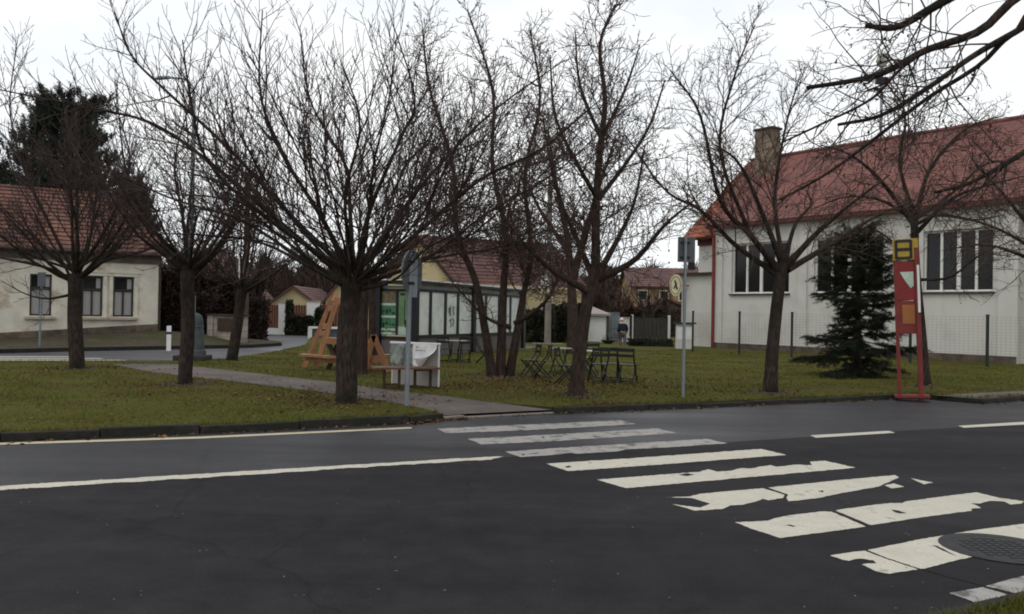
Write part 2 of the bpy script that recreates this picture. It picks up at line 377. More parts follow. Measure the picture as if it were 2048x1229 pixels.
M['chimney'] = mat('chimney', (0.26, 0.20, 0.14), rough=0.9, var=0.25, scale=2.5, bump=0.4, bscale=20, col2=(0.12, 0.09, 0.07), c2scale=1.2)
M['mesh_wire'] = mat('mesh_wire', (0.10, 0.115, 0.10), rough=0.6, var=0.2)
M['cream'] = mat('cream', (0.62, 0.56, 0.36), rough=0.5, var=0.08)
M['gutter_red'] = mat('gutter_red', (0.085, 0.018, 0.016), rough=0.6, var=0.3)
M['crack'] = mat('crack', (0.012, 0.011, 0.011), rough=0.95, var=0.3)
M['pale_seam'] = mat('pale_seam', (0.032, 0.031, 0.032), rough=0.9, var=0.5, scale=6)
M['yellow_old'] = mat('yellow_old', (0.33, 0.23, 0.11), rough=0.9, var=0.2, scale=1, col2=(0.16, 0.10, 0.06), c2scale=0.8)
M['soil'] = mat('soil', (0.040, 0.030, 0.022), rough=0.95, var=0.5, scale=9, bump=0.8, bscale=40)
M['horn'] = mat('horn', (0.42, 0.42, 0.36), rough=0.6)
M['cornice_shade'] = mat('cornice_shade', (0.11, 0.09, 0.07), rough=0.9, var=0.3, scale=2)  # cornice plaster with the shade under the eaves put into its colour
M['far_twigs'] = mat('far_twigs', (0.040, 0.027, 0.022), rough=0.95, var=0.5, scale=0.6, spec=0.1)
M['manhole_patch'] = mat('manhole_patch', (0.022, 0.022, 0.022), rough=0.7, var=0.35, scale=20, bump=0.4, bscale=60)


# ================================================================== THE SETTING
RD = math.radians(28.0)                                # direction of the main road
rdir = Vector((math.cos(RD), math.sin(RD), 0)); rnor = Vector((-math.sin(RD), math.cos(RD), 0))
kerb_px = [(-900, 916), (-300, 896), (0, 884), (200, 876), (400, 868), (600, 858), (820, 846), (888, 839.5), (930, 836), (1112, 827), (1130, 826),
           (1300, 820), (1500, 812), (1650, 805), (1800, 798), (1860, 799), (1962, 808), (2048, 802), (2500, 772)]
K = [G(x, y, 0) for x, y in kerb_px]
K = [K[0] - rdir * 60] + K + [K[-1] + rdir * 70]
near0 = G(1995, 1222, 0)
NEAR = [near0 - rdir * 70, near0 + rdir * 110]

sheet('ground', [(-700, -60, 0), (700, -60, 0), (700, 1100, 0), (-700, 1100, 0)], M['dirt'], z=-0.06)
# near lane + far lane of the main road meet along the centre line
cl = [G(x, y, 0) for x, y in [(-900, 1042), (0, 976.5), (1010, 914.5), (1700, 868.5), (2048, 847)]]
CLN = [cl[0] - rdir * 60] + cl + [cl[-1] + rdir * 90]
sheet('road_near_lane', CLN + [NEAR[1], NEAR[0]], M['asphalt'], z=0.0)
sheet('road_far_lane', K + CLN[::-1], M['asphalt_far'], z=0.0)
nb = [NEAR[0], NEAR[1], NEAR[1] - rnor * 30, NEAR[0] - rnor * 30]
sheet('near_verge', nb, M['lawn'], z=0.08)
b = MB()
for i in range(-14, 24):
    b.box(near0 + rdir * (i + 0.5) * 1.0 - rnor * 0.06 + Vector((0, 0, -0.02)), (0.988, 0.12, 0.22), rz=RD)
b.build('near_kerb', M['kerb'], bevel=0.012)['kind'] = 'structure'

def offset_line(pts, d):
    out = []
    for i, p in enumerate(pts):
        a = pts[max(i - 1, 0)]; c = pts[min(i + 1, len(pts) - 1)]
        t = (c - a); t.z = 0; t.normalize()
        out.append(p + Vector((-t.y, t.x, 0)) * d)
    return out
# side road at the back left
side_near = [G(x, y, 0) for x, y in [(-900, 728), (0, 729), (210, 728), (360, 728), (455, 723), (560, 706), (610, 694), (622, 676), (640, 655)]]
side_far = [G(x, y, 0) for x, y in [(-900, 702), (0, 707), (150, 703), (300, 700), (400, 698), (500, 696), (560, 692)]]
back_road_left = [G(x, y, 0) for x, y in [(512, 676), (505, 660), (512, 648)]]
sheet('side_road', side_near + back_road_left[::-1] + side_far[::-1], M['asphalt_side'], z=0.0)

# lawn: one raised sheet with a skirt
lawn_front = offset_line(K[1:-1], 0.13)
iA = [p[0] for p in kerb_px].index(888); iB = [p[0] for p in kerb_px].index(1112)
notch_a, notch_b = G(846, 817, LZ), G(985, 805.5, LZ)                 # the path ramps down to the dropped kerb here
lawn_edge = lawn_front[:iA + 1] + [notch_a, notch_b] + lawn_front[iB:] + [Vector((60, 40, 0)), Vector((60, 140, 0)), Vector((-14, 140, 0))] + side_near[::-1]
lawn_edge = [Vector((p.x, p.y, LZ)) for p in lawn_edge]
sheet('lawn', lawn_edge, M['lawn'], z=LZ)
b = MB()
for i in range(len(lawn_edge)):
    p, q = lawn_edge[i], lawn_edge[(i + 1) % len(lawn_edge)]
    b.add([(p.x, p.y, -0.05), (q.x, q.y, -0.05), (q.x, q.y, LZ), (p.x, p.y, LZ)], [(0, 1, 2, 3)])
b.build('lawn_bank', M['dirt'])['kind'] = 'structure'
# kerb stones along the far side
b = MB(); b2 = MB(); kr = random.Random(3)
Kr = offset_line(K, 0.065)
acc = 0
for i in range(1, len(K) - 2):
    p, q = Kr[i], Kr[i + 1]; ln = (q - p).length; n = max(1, int(ln / 1.0)); d = (q - p) / n
    ang = math.atan2(d.y, d.x)
    for k in range(n):
        c = p + d * (k + 0.5)
        dropped = i - 1 < len(kerb_px) and 888 <= kerb_px[i - 1][0] < 1112
        low = 0.07 if dropped else 0.0
        zt = LZ + (0.02 if kerb_px[min(i - 1, len(kerb_px) - 1)][0] < 900 else -0.012) - low + kr.uniform(-0.022, 0.016)
        (b2 if dropped else b).box((c.x, c.y, zt - 0.13), (d.length - 0.014, 0.125 + kr.uniform(-0.01, 0.006), 0.26), rz=ang + kr.uniform(-0.02, 0.02))
b.build('kerb', M['kerb'], bevel=0.015)['kind'] = 'structure'
b2.build('dropped_kerb', M['concrete'], bevel=0.012)['kind'] = 'structure'
# paved footpath across the lawn
path = [(223, 729), (290, 728.5), (353, 729), (500, 746), (670, 765), (810, 784), (900, 794), (985, 805.5), (846, 817), (804, 808.5), (670, 788), (491, 766), (313, 746)]
sheet('footpath', [G(x, y, LZ + 0.006) for x, y in path], M['paving'], z=LZ + 0.006)
ramp = [Vector((notch_a.x, notch_a.y, LZ + .006)), Vector((notch_b.x, notch_b.y, LZ + .006))] + [Vector((p.x, p.y, .048)) for p in lawn_front[iA:iB + 1][::-1]]
sheet('footpath_ramp', ramp, M['paving'])
# bus stop pavement at the right
bs = [(1868, 791), (1962, 797.5), (2048, 791), (2400, 768), (2400, 762), (2048, 782), (1885, 790)]
sheet('bus_stop_pavement', [G(x, y, LZ + 0.006) for x, y in bs], M['paving'], z=LZ + 0.006)
# path along the shelter
sp = [(770, 703), (900, 700), (1060, 699), (1075, 694), (1050, 691.5), (770, 690)]
sheet('shelter_paving', [G(x, y, LZ + 0.005) for x, y in sp], M['paving'], z=LZ + 0.005)

# ---- painted markings
wear = random.Random(9)
def paint(name, px, m, z=0.004):
    if name in ('crosswalk_stripe', 'centre_line', 'worn_patch'):          # brush out the long straight edges a little
        q = []
        for i, (x0, y0) in enumerate(px):
            x1, y1 = px[(i + 1) % len(px)]; n_ = max(1, int(math.hypot(x1 - x0, y1 - y0) / 5.0))
            for k in range(n_):
                u = k / n_; e = 0.0 if k == 0 else 1.0
                q.append((x0 + (x1 - x0) * u + e * wear.uniform(-.8, .8), y0 + (y1 - y0) * u + e * wear.uniform(-.42, .42) * (1 + (wear.random() < .12))))
        px = q
    return sheet(name, [G(x, y, z) for x, y in px], m, z=z)
c1 = lambda L: [(800 + x / 1.641, 800 + y / 1.641) for x, y in L]
c7 = lambda L: [(1500 + x / 3.737, 930 + y / 3.737) for x, y in L]
STR = [
 ('paint_grey', c1([(120, 95), (150, 110), (400, 101), (778, 80), (722, 67), (400, 82)])),
 ('paint_grey', c1([(222, 128), (268, 147), (500, 136), (912, 110), (845, 94), (500, 114)])),
 ('paint_grey', c1([(343, 170), (395, 188), (520, 180), (560, 174), (580, 177), (715, 169), (740, 163), (900, 155), (1075, 143), (1005, 128), (700, 147), (520, 158)])),
 ('paint', c1([(480, 210), (552, 234), (900, 209), (1268, 181), (1185, 161), (800, 189)])),
 ('paint', c1([(645, 262), (742, 290), (1100, 258), (1495, 223), (1395, 200), (1345, 203), (1352, 215), (1300, 213), (1238, 220), (1215, 214), (1150, 226), (1120, 224), (1085, 233), (1040, 236), (1010, 228), (985, 236)])),
 ('paint', c1([(873, 320), (945, 318), (990, 308), (1190, 290), (1262, 312), (1258, 322), (1210, 330), (1190, 325), (1165, 335), (1120, 345), (1085, 346), (1060, 358), (970, 364), (892, 342), (925, 347), (985, 354), (1018, 340), (985, 331), (955, 322)])),
 ('paint', c1([(1208, 288), (1400, 268), (1625, 247), (1638, 255), (1600, 272), (1570, 285), (1440, 308), (1375, 322), (1275, 333), (1268, 322), (1274, 311)])),
 ('paint', c1([(1590, 281), (1620, 274), (1655, 285), (1615, 291)])), ('paint', c1([(1676, 257), (1700, 262), (1750, 272), (1720, 278), (1698, 268)])),
 ('paint', c7([(-115, 430), (0, 425), (130, 418), (180, 400), (250, 385), (400, 364), (560, 348), (605, 350), (700, 388), (760, 415), (866, 462), (600, 498), (225, 547), (110, 510), (0, 475), (-60, 448)])),
 ('paint', c7([(640, 342), (700, 330), (1000, 290), (1060, 285), (1135, 287), (1160, 275), (1420, 240), (1690, 205), (1880, 250), (2048, 272), (2030, 290), (1945, 297), (1900, 275), (1860, 272), (1790, 270), (1715, 290), (1650, 288), (1690, 302), (1728, 322), (1650, 330), (1660, 343), (1300, 390), (905, 450), (790, 405), (730, 380)])),
 ('paint', c7([(598, 678), (770, 650), (860, 642), (1010, 700), (1255, 781), (1100, 805), (1040, 815), (960, 800), (900, 775), (835, 745), (880, 737), (945, 735), (920, 713), (830, 701), (780, 706), (740, 718), (700, 712)])),
 ('paint', c7([(878, 638), (1250, 560), (1500, 518), (1700, 485), (2048, 440), (2500, 375), (2800, 420), (2500, 500), (2300, 545), (2180, 590), (2048, 560), (1900, 535), (1700, 518), (1560, 522), (1480, 540), (1440, 568), (1450, 600), (1490, 630), (1560, 660), (1662, 688), (1500, 724), (1300, 777), (1278, 778), (1020, 695)])),
 ('paint_grey', c7([(1490, 958), (1740, 914), (2048, 1005), (2048, 1012), (1720, 1040)])), ('paint_grey', c7([(1760, 906), (2048, 828), (2400, 740), (2700, 790), (2300, 920), (2048, 975)])),
]
for m, px in STR: paint('crosswalk_stripe', px, M[m])
# holes worn through the paint, cracks and pale seams in the asphalt
for L_ in (c1([(540, 219), (556, 216), (563, 220), (550, 223)]), c1([(912, 246), (945, 241), (968, 245), (940, 250)]), c1([(1370, 299), (1390, 297), (1388, 304)]), c7([(1058, 335), (1110, 342), (1170, 360), (1125, 363), (1080, 352)]),
           c7([(255, 450), (300, 447), (345, 459), (320, 461)]), c1([(463, 120), (476, 123), (470, 126)]), c1([(398, 178), (410, 178), (405, 183)]), c7([(1370, 600), (1390, 612), (1440, 640), (1540, 680), (1530, 672), (1400, 605)])):
    paint('worn_patch', L_, M['crack'], z=.0065)
def crack(pts, w, m, name='road_crack', z=.0045):
    P = [G(x, y, 0) for x, y in pts]; Lf, Rt = offset_line(P, w), offset_line(P, -w)
    return sheet(name, [Vector((p.x, p.y, z)) for p in Lf] + [Vector((p.x, p.y, z)) for p in Rt[::-1]], m, z=z)
crack(c7([(1285, 780), (1400, 815), (1520, 850), (1640, 880), (1755, 908)]), .006, M['crack'])
0 and crack([(0, 982), (300, 958), (640, 932), (1000, 918)], .012, M['crack'])
0 and crack([(700, 998), (900, 985), (1020, 975), (1200, 960)], .006, M['pale_seam'], 'road_seam')
0 and crack([(0, 1125), (260, 1100), (560, 1075), (900, 1062), (1300, 1030), (1460, 1016)], .004, M['pale_seam'], 'road_seam')
0 and crack([(600, 1172), (830, 1158), (1050, 1142), (1300, 1120), (1560, 1095)], .005, M['pale_seam'], 'road_seam')
0 and crack([(235, 1172), (247, 1186), (255, 1195), (238, 1215), (210, 1228)], .007, M['pale_seam'], 'road_seam')
0 and crack([(252, 1192), (290, 1182), (352, 1168)], .005, M['pale_seam'], 'road_seam')
paint('edge_line', [(-900, 912.5), (0, 886), (400, 873.5), (822, 854.5), (824, 857.5), (400, 877.5), (0, 890), (-900, 917)], M['paint_yellow'])
ctr = random.Random(5)
top, bot = [], []
for i in range(0, 60):
    x = -500 + i * 25.6
    y = 976.5 - 62 * x / 1010 + (0.0 if x > 0 else 0) * 1
    wd = 4.3 - 1.6 * max(0, x) / 1010
    top.append((x, y - wd + ctr.uniform(-0.5, 0.5))); bot.append((x, y + wd + ctr.uniform(-0.9, 0.9)))
top = [p for p in top if p[0] < 1005]; bot = [p for p in bot if p[0] < 1000]
paint('centre_line', top + [(1008, 913)] + [(985, 918)] + bot[::-1], M['paint'])
paint('centre_dash', [(1620, 871), (1778, 862), (1790, 866), (1632, 876)], M['paint'])
paint('centre_dash', [(1916, 852), (2048, 844), (2140, 838), (2152, 843), (2048, 849.5), (1928, 856)], M['paint'])
for y0, x1 in ((713, 150), (716.5, 200), (720, 245), (724, 330)):
    paint('side_road_stripe', [(-500, y0 - 1.2), (x1, y0 + 0.2), (x1 + 8, y0 + 1.3), (-500, y0 + 1.1)], M['paint'])

# manhole
mc = G(2003, 1098, 0)
t = thing('manhole_cover', 'round dark iron manhole cover in the asphalt breaking the white crosswalk stripe', 'manhole cover', (mc.x, mc.y, 0))
b = MB()
N = 48
ring = lambda r, z: [(r * math.cos(2 * math.pi * k / N), r * math.sin(2 * math.pi * k / N), z) for k in range(N)]
b.add(ring(0.44, 0.002) + ring(0.44, 0.009) + ring(0.36, 0.011) + ring(0.34, 0.006), [(k + i * N, (k + 1) % N + i * N, (k + 1) % N + (i + 1) * N, k + (i + 1) * N) for i in range(3) for k in range(N)])
b.build('frame', M['manhole_patch'], t)
b = MB()
b.add(ring(0.345, 0.0068), [tuple(range(N))])
for k in range(-4, 5):
    for j in range(-4, 5):
        if math.hypot(k, j) * 0.066 < 0.29: b.box((k * 0.066, j * 0.066, 0.0085), (0.040, 0.040, 0.003), rz=0.3)
b.build('lid', M['iron'], t)

# ---- verge on the far side of the side road, rising to the old house
HU = Vector((math.cos(math.radians(33)), math.sin(math.radians(33)), 0))     # along the house front, away to the right
HN = Vector((HU.y, -HU.x, 0))                                               # out of the house front, towards the road
HC = D(315, 660, 40.0); HZ_R = HC.z
HL = HC - HU * 12.0
def house_ground(s): return HZ_R - 0.068 * s                                # s metres to the left of the right corner
front = [Vector((p.x, p.y, 0.12)) for p in side_far]
wallb = [HC - HU * s + Vector((0, 0, house_ground(s) - HZ_R)) for s in (26, 18, 12, 9, 6, 3, 0)] + [HC + HU * s + Vector((0, 0, -0.1 * s)) for s in (3, 6)]
b = MB()
A = front; B = [front[0] + (wallb[0] - front[0])] + wallb[1:]
n = 24
def sample(P, t):
    ls = [(P[i + 1] - P[i]).length for i in range(len(P) - 1)]; tt = t * sum(ls)
    for i, l in enumerate(ls):
        if tt <= l or i == len(ls) - 1: return P[i].lerp(P[i + 1], min(1, tt / l))
        tt -= l
vs = []; fs = []
for i in range(n + 1):
    a, c = sample(A, i / n), sample(B, i / n)
    low = Vector((a.x, a.y, -0.05))
    mid = a.lerp(c, 0.28); mid.z = 0.16 + 0.1 * (c.z - 0.12)
    back = c + (c - a).normalized() * 0.6; back.z = c.z
    vs += [low, a, mid, c, back]
for i in range(n):
    for k in range(4):
        q = i * 5 + k
        fs.append((q, q + 5, q + 6, q + 1))
b.add(vs, fs)
b.build('verge', M['verge'], smooth=False)['kind'] = 'structure'
b = MB()
fo = offset_line(side_far, 0.0)
for i in range(len(side_far) - 1):
    p, q = side_far[i], side_far[i + 1]; nn = max(1, int((q - p).length)); d = (q - p) / nn
    for k in range(nn):
        c = p + d * (k + 0.5); b.box((c.x, c.y, 0.03), (d.length - 0.015, 0.16, 0.24), rz=math.atan2(d.y, d.x))
b.build('side_kerb', M['kerb'])['kind'] = 'structure'
# grass strip by the back road
gs = [(514, 647), (520, 654), (560, 660), (640, 676), (680, 676), (700, 652)]
sheet('back_verge', [G(x, y, 0.05) for x, y in gs], M['verge'], z=0.05)

# ================================================================== BUILDINGS
def roof_tiles(name, corners, mat_, parent, rows=18, thick=0.12, step=0.03):
    """corners: eave_a, eave_b, ridge_b, ridge_a (Vectors). Stepped courses of tiles as one mesh."""
    a, b_, c, d = [Vector(p) for p in corners]
    nrm = (b_ - a).cross(d - a).normalized()
    if nrm.z < 0: nrm = -nrm
    mb = MB(); rr = random.Random(int(a.x * 7 + rows))
    for i in range(rows):
        t0, t1 = i / rows, (i + 1) / rows
        p0, p1 = a.lerp(d, t0), b_.lerp(c, t0); q0, q1 = a.lerp(d, t1), b_.lerp(c, t1)
        ncol = max(1, int((p1 - p0).length / 1.1))
        for k in range(ncol):
            u0, u1 = k / ncol, (k + 1) / ncol
            j = rr.uniform(0, 0.010)
            l0, l1, h1, h0 = p0.lerp(p1, u0), p0.lerp(p1, u1), q0.lerp(q1, u1), q0.lerp(q1, u0)
            up = nrm * (step + j)
            mb.add([l0 + up, l1 + up, h1 + nrm * j * 0.4, h0 + nrm * j * 0.4, l0, l1], [(0, 1, 2, 3), (0, 4, 5, 1)])
    mb.add([a, b_, c, d, a - nrm * thick, b_ - nrm * thick, c - nrm * thick, d - nrm * thick],
           [(7, 6, 5, 4), (0, 1, 5, 4), (1, 2, 6, 5), (3, 0, 4, 7), (2, 3, 7, 6)])
    return mb.build(name, mat_, parent)

def wall_with_holes(mb, o, u, length, z0s, z1, holes, depth, nrm, zfun=None):
    """front wall face in the plane through o along u, rectangular holes (s0,s1,za,zb); reveals go back by depth."""
    xs = sorted(set([0, length] + [h[0] for h in holes] + [h[1] for h in holes]))
    zs = sorted(set([z1] + [h[2] for h in holes] + [h[3] for h in holes]))
    base = zfun if zfun else (lambda s: z0s)
    def P(s, z, k=0.0): return (o.x + u.x * s - nrm.x * k, o.y + u.y * s - nrm.y * k, z)
    for i in range(len(xs) - 1):
        s0, s1 = xs[i], xs[i + 1]
        zz = [None] + zs
        for j in range(len(zz) - 1):
            hole = False
            zb, zt = zz[j], zz[j + 1]
            if zb is not None:
                for h in holes:
                    if h[0] <= s0 + 1e-6 and h[1] >= s1 - 1e-6 and h[2] <= zb + 1e-6 and h[3] >= zt - 1e-6: hole = True
            if hole: continue
            a0 = base(s0) if zb is None else zb; a1 = base(s1) if zb is None else zb
            mb.add([P(s0, a0), P(s1, a1), P(s1, zt), P(s0, zt)], [(0, 1, 2, 3)])
    for s0, s1, za, zb in holes:
        mb.add([P(s0, za), P(s1, za), P(s1, zb), P(s0, zb), P(s0, za, depth), P(s1, za, depth), P(s1, zb, depth), P(s0, zb, depth)],
               [(0, 1, 5, 4), (1, 2, 6, 5), (2, 3, 7, 6), (3, 0, 4, 7)])

# ---------------------------------------------------------------- old house on the left
hz_e = D(312, 508, 40.0).z                      # eaves
house = thing('old_house', 'old single storey house with peeling cream plaster and red tiled hipped roof', 'house', HL)
HLEN = 20.0
ho = HC - HU * HLEN; hback = -HN * 8.5
def hs_px(px):                                  # metres from the right corner to the point of the front seen at px
    k = (px - 1024.0) / F_PX
    return (HC.x - k * HC.y) / (HU.x - k * HU.y)
wins = []
for x0, x1 in ((59, 103), (163, 205), (226, 267)):
    wins.append((HLEN - hs_px(x0), HLEN - hs_px(x1)))
wz0, wz1 = D(230, 634, 38.4).z, D(230, 553, 38.4).z
holes = [(a, b_, wz0, wz1) for a, b_ in wins] + [(wins[0][0] - 3.2, wins[0][0] - 2.2, wz0, wz1)]
loc0 = Vector(house.location)
def H(p): return Vector(p) - loc0                # world -> the house's own space (its Empty is not rotated)
b = MB()
wall_with_holes(b, H(ho), HU, HLEN, 0, hz_e - loc0.z, [(h[0], h[1], h[2] - loc0.z, h[3] - loc0.z) for h in holes], 0.22, HN, zfun=lambda s: house_ground(HLEN - s) - loc0.z + 0.22)
r0, r1 = H(HC), H(HC + hback); l0, l1 = H(ho), H(ho + hback); e = hz_e - loc0.z
b.add([(r0.x, r0.y, -1), (r1.x, r1.y, -1), (r1.x, r1.y, e), (r0.x, r0.y, e)], [(0, 1, 2, 3)])
b.add([(l0.x, l0.y, -1), (l1.x, l1.y, -1), (l1.x, l1.y, e), (l0.x, l0.y, e)], [(0, 1, 2, 3)])
b.add([(r1.x, r1.y, -1), (l1.x, l1.y, -1), (l1.x, l1.y, e), (r1.x, r1.y, e)], [(0, 1, 2, 3)])
wl = b.build('wall', M['stucco_old'], house)
# cornice band and ledge, coloured dark to paint in the shade below the roof edge
b = MB()
cpt = H(ho + HU * HLEN / 2 + HN * 0.04)
ang = math.atan2(HU.y, HU.x)
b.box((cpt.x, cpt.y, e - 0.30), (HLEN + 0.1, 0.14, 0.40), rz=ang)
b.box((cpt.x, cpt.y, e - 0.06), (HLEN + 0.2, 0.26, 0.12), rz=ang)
b.build('cornice', M['cornice_shade'], house)
b = MB()
ps = []
for i in range(21):
    s = HLEN * i / 20; p = H(ho + HU * s + HN * 0.05); g = house_ground(HLEN - s) - loc0.z
    ps.append((p, g))
for i in range(20):
    (p, g), (q, h) = ps[i], ps[i + 1]; k = Vector(HN) * 0.12
    b.add([(p.x, p.y, g - 0.3), (q.x, q.y, h - 0.3), (q.x, q.y, h + 0.26), (p.x, p.y, g + 0.26), (p.x - k.x, p.y - k.y, g + 0.30), (q.x - k.x, q.y - k.y, h + 0.30)],
          [(0, 1, 2, 3), (3, 2, 5, 4)])
p, g = ps[-1]; q = p - Vector(HN) * 8.6
b.add([(p.x, p.y, -1.2), (q.x, q.y, -1.2), (q.x, q.y, g + .27), (p.x, p.y, g + .27)], [(0, 1, 2, 3)])
b.build('plinth', M['plinth'], house)
for k, (s0, s1, za, zb) in enumerate(holes):
    c = ho + HU * (s0 + s1) / 2 - HN * 0.14; c.z = (za + zb) / 2; c = H(c)
    wd, hg = s1 - s0, zb - za
    wnd = MB()
    fr = 0.075
    for sx in (-1, 1): wnd.box((sx * (wd / 2 - fr / 2), 0, 0), (fr, 0.09, hg))
    for sz in (-1, 1): wnd.box((0, 0, sz * (hg / 2 - fr / 2)), (wd - 2 * fr, 0.09, fr))
    wnd.box((0, 0, hg * 0.16), (wd - 2 * fr, 0.08, 0.08)); wnd.box((0, 0, -hg * 0.19), (0.07, 0.08, hg * 0.62))
    wo = wnd.build('window', M['dark_frame'], house); wo.location = c; wo.rotation_euler = (0, 0, ang)
    pn = MB(); pn.box((0, 0.05, 0), (wd - 0.06, 0.012, hg - 0.06)); po = pn.build('pane', M['glass'], wo)
    cu = MB()                                        # drawn net curtains just inside the lower panes
    for sx in (-1, 1):
        w_ = wd * 0.40; n_ = 9
        for i in range(n_):
            xa, xb = sx * wd * 0.245 - w_ / 2 + w_ * i / n_, sx * wd * 0.245 - w_ / 2 + w_ * (i + 1) / n_
            ya, yb = 0.034 + 0.006 * (i % 2), 0.034 + 0.006 * ((i + 1) % 2)
            cu.add([(xa, ya, -hg * 0.46), (xb, yb, -hg * 0.46), (xb, yb, hg * 0.12), (xa, ya, hg * 0.12)], [(0, 1, 2, 3)])
    cu.add([(wd * 0.2, 0.036, hg * 0.2), (wd * 0.42, 0.036, hg * 0.2), (wd * 0.42, 0.036, hg * 0.45), (wd * 0.2, 0.036, hg * 0.45)], [(0, 1, 2, 3)])
    cu.build('curtain', M['curtain'], wo)
    sl = MB(); sl.box((0, -0.22, -hg / 2 - 0.09), (wd + 0.36, 0.26, 0.10)); sl.build('sill', M['stucco_stain'], wo)
    if k != 0:
        tr = MB()
        for sx in (-1, 1): tr.box((sx * (wd / 2 + 0.10), -0.15, -0.02), (0.15, 0.08, hg + 0.04))
        tr.box((0, -0.15, hg / 2 + 0.09), (wd + 0.44, 0.10, 0.14)); tr.box((0, -0.16, hg / 2 + 0.19), (wd + 0.56, 0.16, 0.06))
        tr.build('frame', M['stucco_old'], wo)
ov = 0.45
rz_ = D(249, 399, 44.0).z - loc0.z
ea = H(ho + HN * ov - HU * 0.4); eb = H(HC + HN * ov + HU * 0.45); ea.z = eb.z = e - 0.02
ra = H(ho - HN * 4.25); rb = H(HC - HN * 4.25 - HU * 1.55); ra.z = rb.z = rz_
rf = roof_tiles('roof', (ea, eb, rb, ra), M['tile_old'], house, rows=15, step=0.05)
bc = H(HC + hback - HN * ov + HU * 0.45); bc.z = e
rh = MB(); rh.add([eb, bc, rb], [(0, 1, 2)]); la = H(ho + hback - HN * ov - HU * .4); la.z = e
rh.add([bc, la, ra, rb], [(0, 1, 2, 3)]); rh.add([la, ea, ra], [(0, 1, 2)])
rh.build('roof_back', M['tile_old'], house)
b = MB(); b.tube([ra + Vector((0, 0, .03)), rb + Vector((0, 0, .03))], 0.09, 8); b.tube([rb + Vector((0, 0, .03)), eb + Vector((0, 0, .05))], 0.07, 8)
b.build('ridge_tiles', M['tile_old'], rf)
b = MB(); b.tube([ea + HN * 0.05 + Vector((0, 0, -.06)), eb + HN * 0.05 + Vector((0, 0, -.06))], 0.075, 8); b.build('gutter', M['eaves'], house)
b = MB(); q0 = H(HC + HU * 0.06 - HN * 0.0); b.box((q0.x, q0.y, e / 2), (0.10, 0.10, e + 1.2), rz=ang); b.build('downpipe', M['wood_dark'], house)

# ---------------------------------------------------------------- white hall on the right
WU = Vector((9.2, -12.0, 0)).normalized()              # along the front, towards the camera / right
WV = Vector((-WU.y, WU.x, 0))                          # into the building
WN = -WV
W0 = Vector((D(1430, 690, 46.0).x, 46.0, 0)); ZB = 0.05
hall = thing('white_hall', 'long white rendered hall with tall windows and a red tiled roof', 'building', (W0.x, W0.y, 0))
WL = 15.1 ; WX = 24.0                                  # front length to the pilaster corner, whole length
ZE, ZR, WD2 = 6.75, 11.05, 5.0
wang = math.atan2(WU.y, WU.x)
def ws_px(px, off=0.0):
    o = W0 + WV * off; k = (px - 1024.0) / F_PX
    return (k * o.y - o.x) / (WU.x - k * WU.y)
def Wp(s, v=0.0, z=0.0): return Vector((WU.x * s + WV.x * v, WU.y * s + WV.y * v, z))
wspec = [(1462, 1577), (1627, 1765), (1845, 1985)]
zb0, zt0 = 3.02, 5.66
holes = [(ws_px(a), ws_px(b_), zb0, zt0) for a, b_ in wspec]
b = MB()
wall_with_holes(b, Wp(0), WU, WL, 0, ZE, holes, 0.28, WN, zfun=lambda s: 0.0)
s_end = WL
b.add([Wp(WL, 0, 0), Wp(WL, 0.5, 0), Wp(WL, 0.5, ZE), Wp(WL, 0, ZE)], [(0, 1, 2, 3)])
b.add([Wp(WL, .5, 0), Wp(WX, .5, 0), Wp(WX, .5, ZE), Wp(WL, .5, ZE)], [(0, 1, 2, 3)])
b.add([Wp(WX, .5, 0), Wp(WX, 10, 0), Wp(WX, 10, ZE), Wp(WX, 5, ZR - .2), Wp(WX, .5, ZE)], [(0, 1, 2, 3, 4)])
b.add([Wp(0, 0, 0), Wp(0, 10, 0), Wp(0, 10, ZE), Wp(0, 5, ZR - .2), Wp(0, 0, ZE)], [(0, 1, 2, 3, 4)])
b.add([Wp(0, 10, 0), Wp(WX, 10, 0), Wp(WX, 10, ZE), Wp(0, 10, ZE)], [(0, 1, 2, 3)])
# shallow pilasters between the windows
for a, c in ((0.0, holes[0][0] - 0.55), (holes[0][1] + 0.6, holes[1][0] - 0.35), (holes[1][1] + 0.9, holes[2][0] - 0.9), (holes[2][1] + 0.25, WL + 0.06)):
    if c - a > 0.2:
        q = Wp((a + c) / 2, -0.05, ZE / 2); b.box(q, (c - a, 0.11, ZE), rz=wang)
b.build('wall', M['stucco'], hall)
b = MB()
b.box(Wp(WL / 2, -0.09, 0.12), (WL + 0.1, 0.10, 0.56), rz=wang)
b.build('plinth', M['plinth'], hall)
for k, (s0, s1, za, zb) in enumerate(holes):
    c = Wp((s0 + s1) / 2, 0.20, (za + zb) / 2); wd, hg = s1 - s0, zb - za
    wnd = MB(); fr = 0.06; ncol = 4
    for i in range(ncol + 1):
        wi = fr if i in (0, ncol) else (0.10 if i != 2 else 0.16)
        x = -wd / 2 + wd * i / ncol; x = min(max(x, -wd / 2 + wi / 2), wd / 2 - wi / 2)
        wnd.box((x, 0, 0), (wi, 0.10, hg))
    for sz in (-1, 1): wnd.box((0, 0.004, sz * (hg / 2 - 0.05)), (wd, 0.085, 0.07))
    wo = wnd.build('window', M['white_frame'], hall); wo.location = c; wo.rotation_euler = (0, 0, wang)
    pn = MB(); pn.box((0, 0.03, 0), (wd - 0.06, 0.012, hg - 0.06)); pn.build('pane', M['glass'], wo)
    sl = MB(); sl.box((0, -0.22, -hg / 2 - 0.04), (wd + 0.16, 0.24, 0.06)); sl.build('sill', M['eaves'], wo)
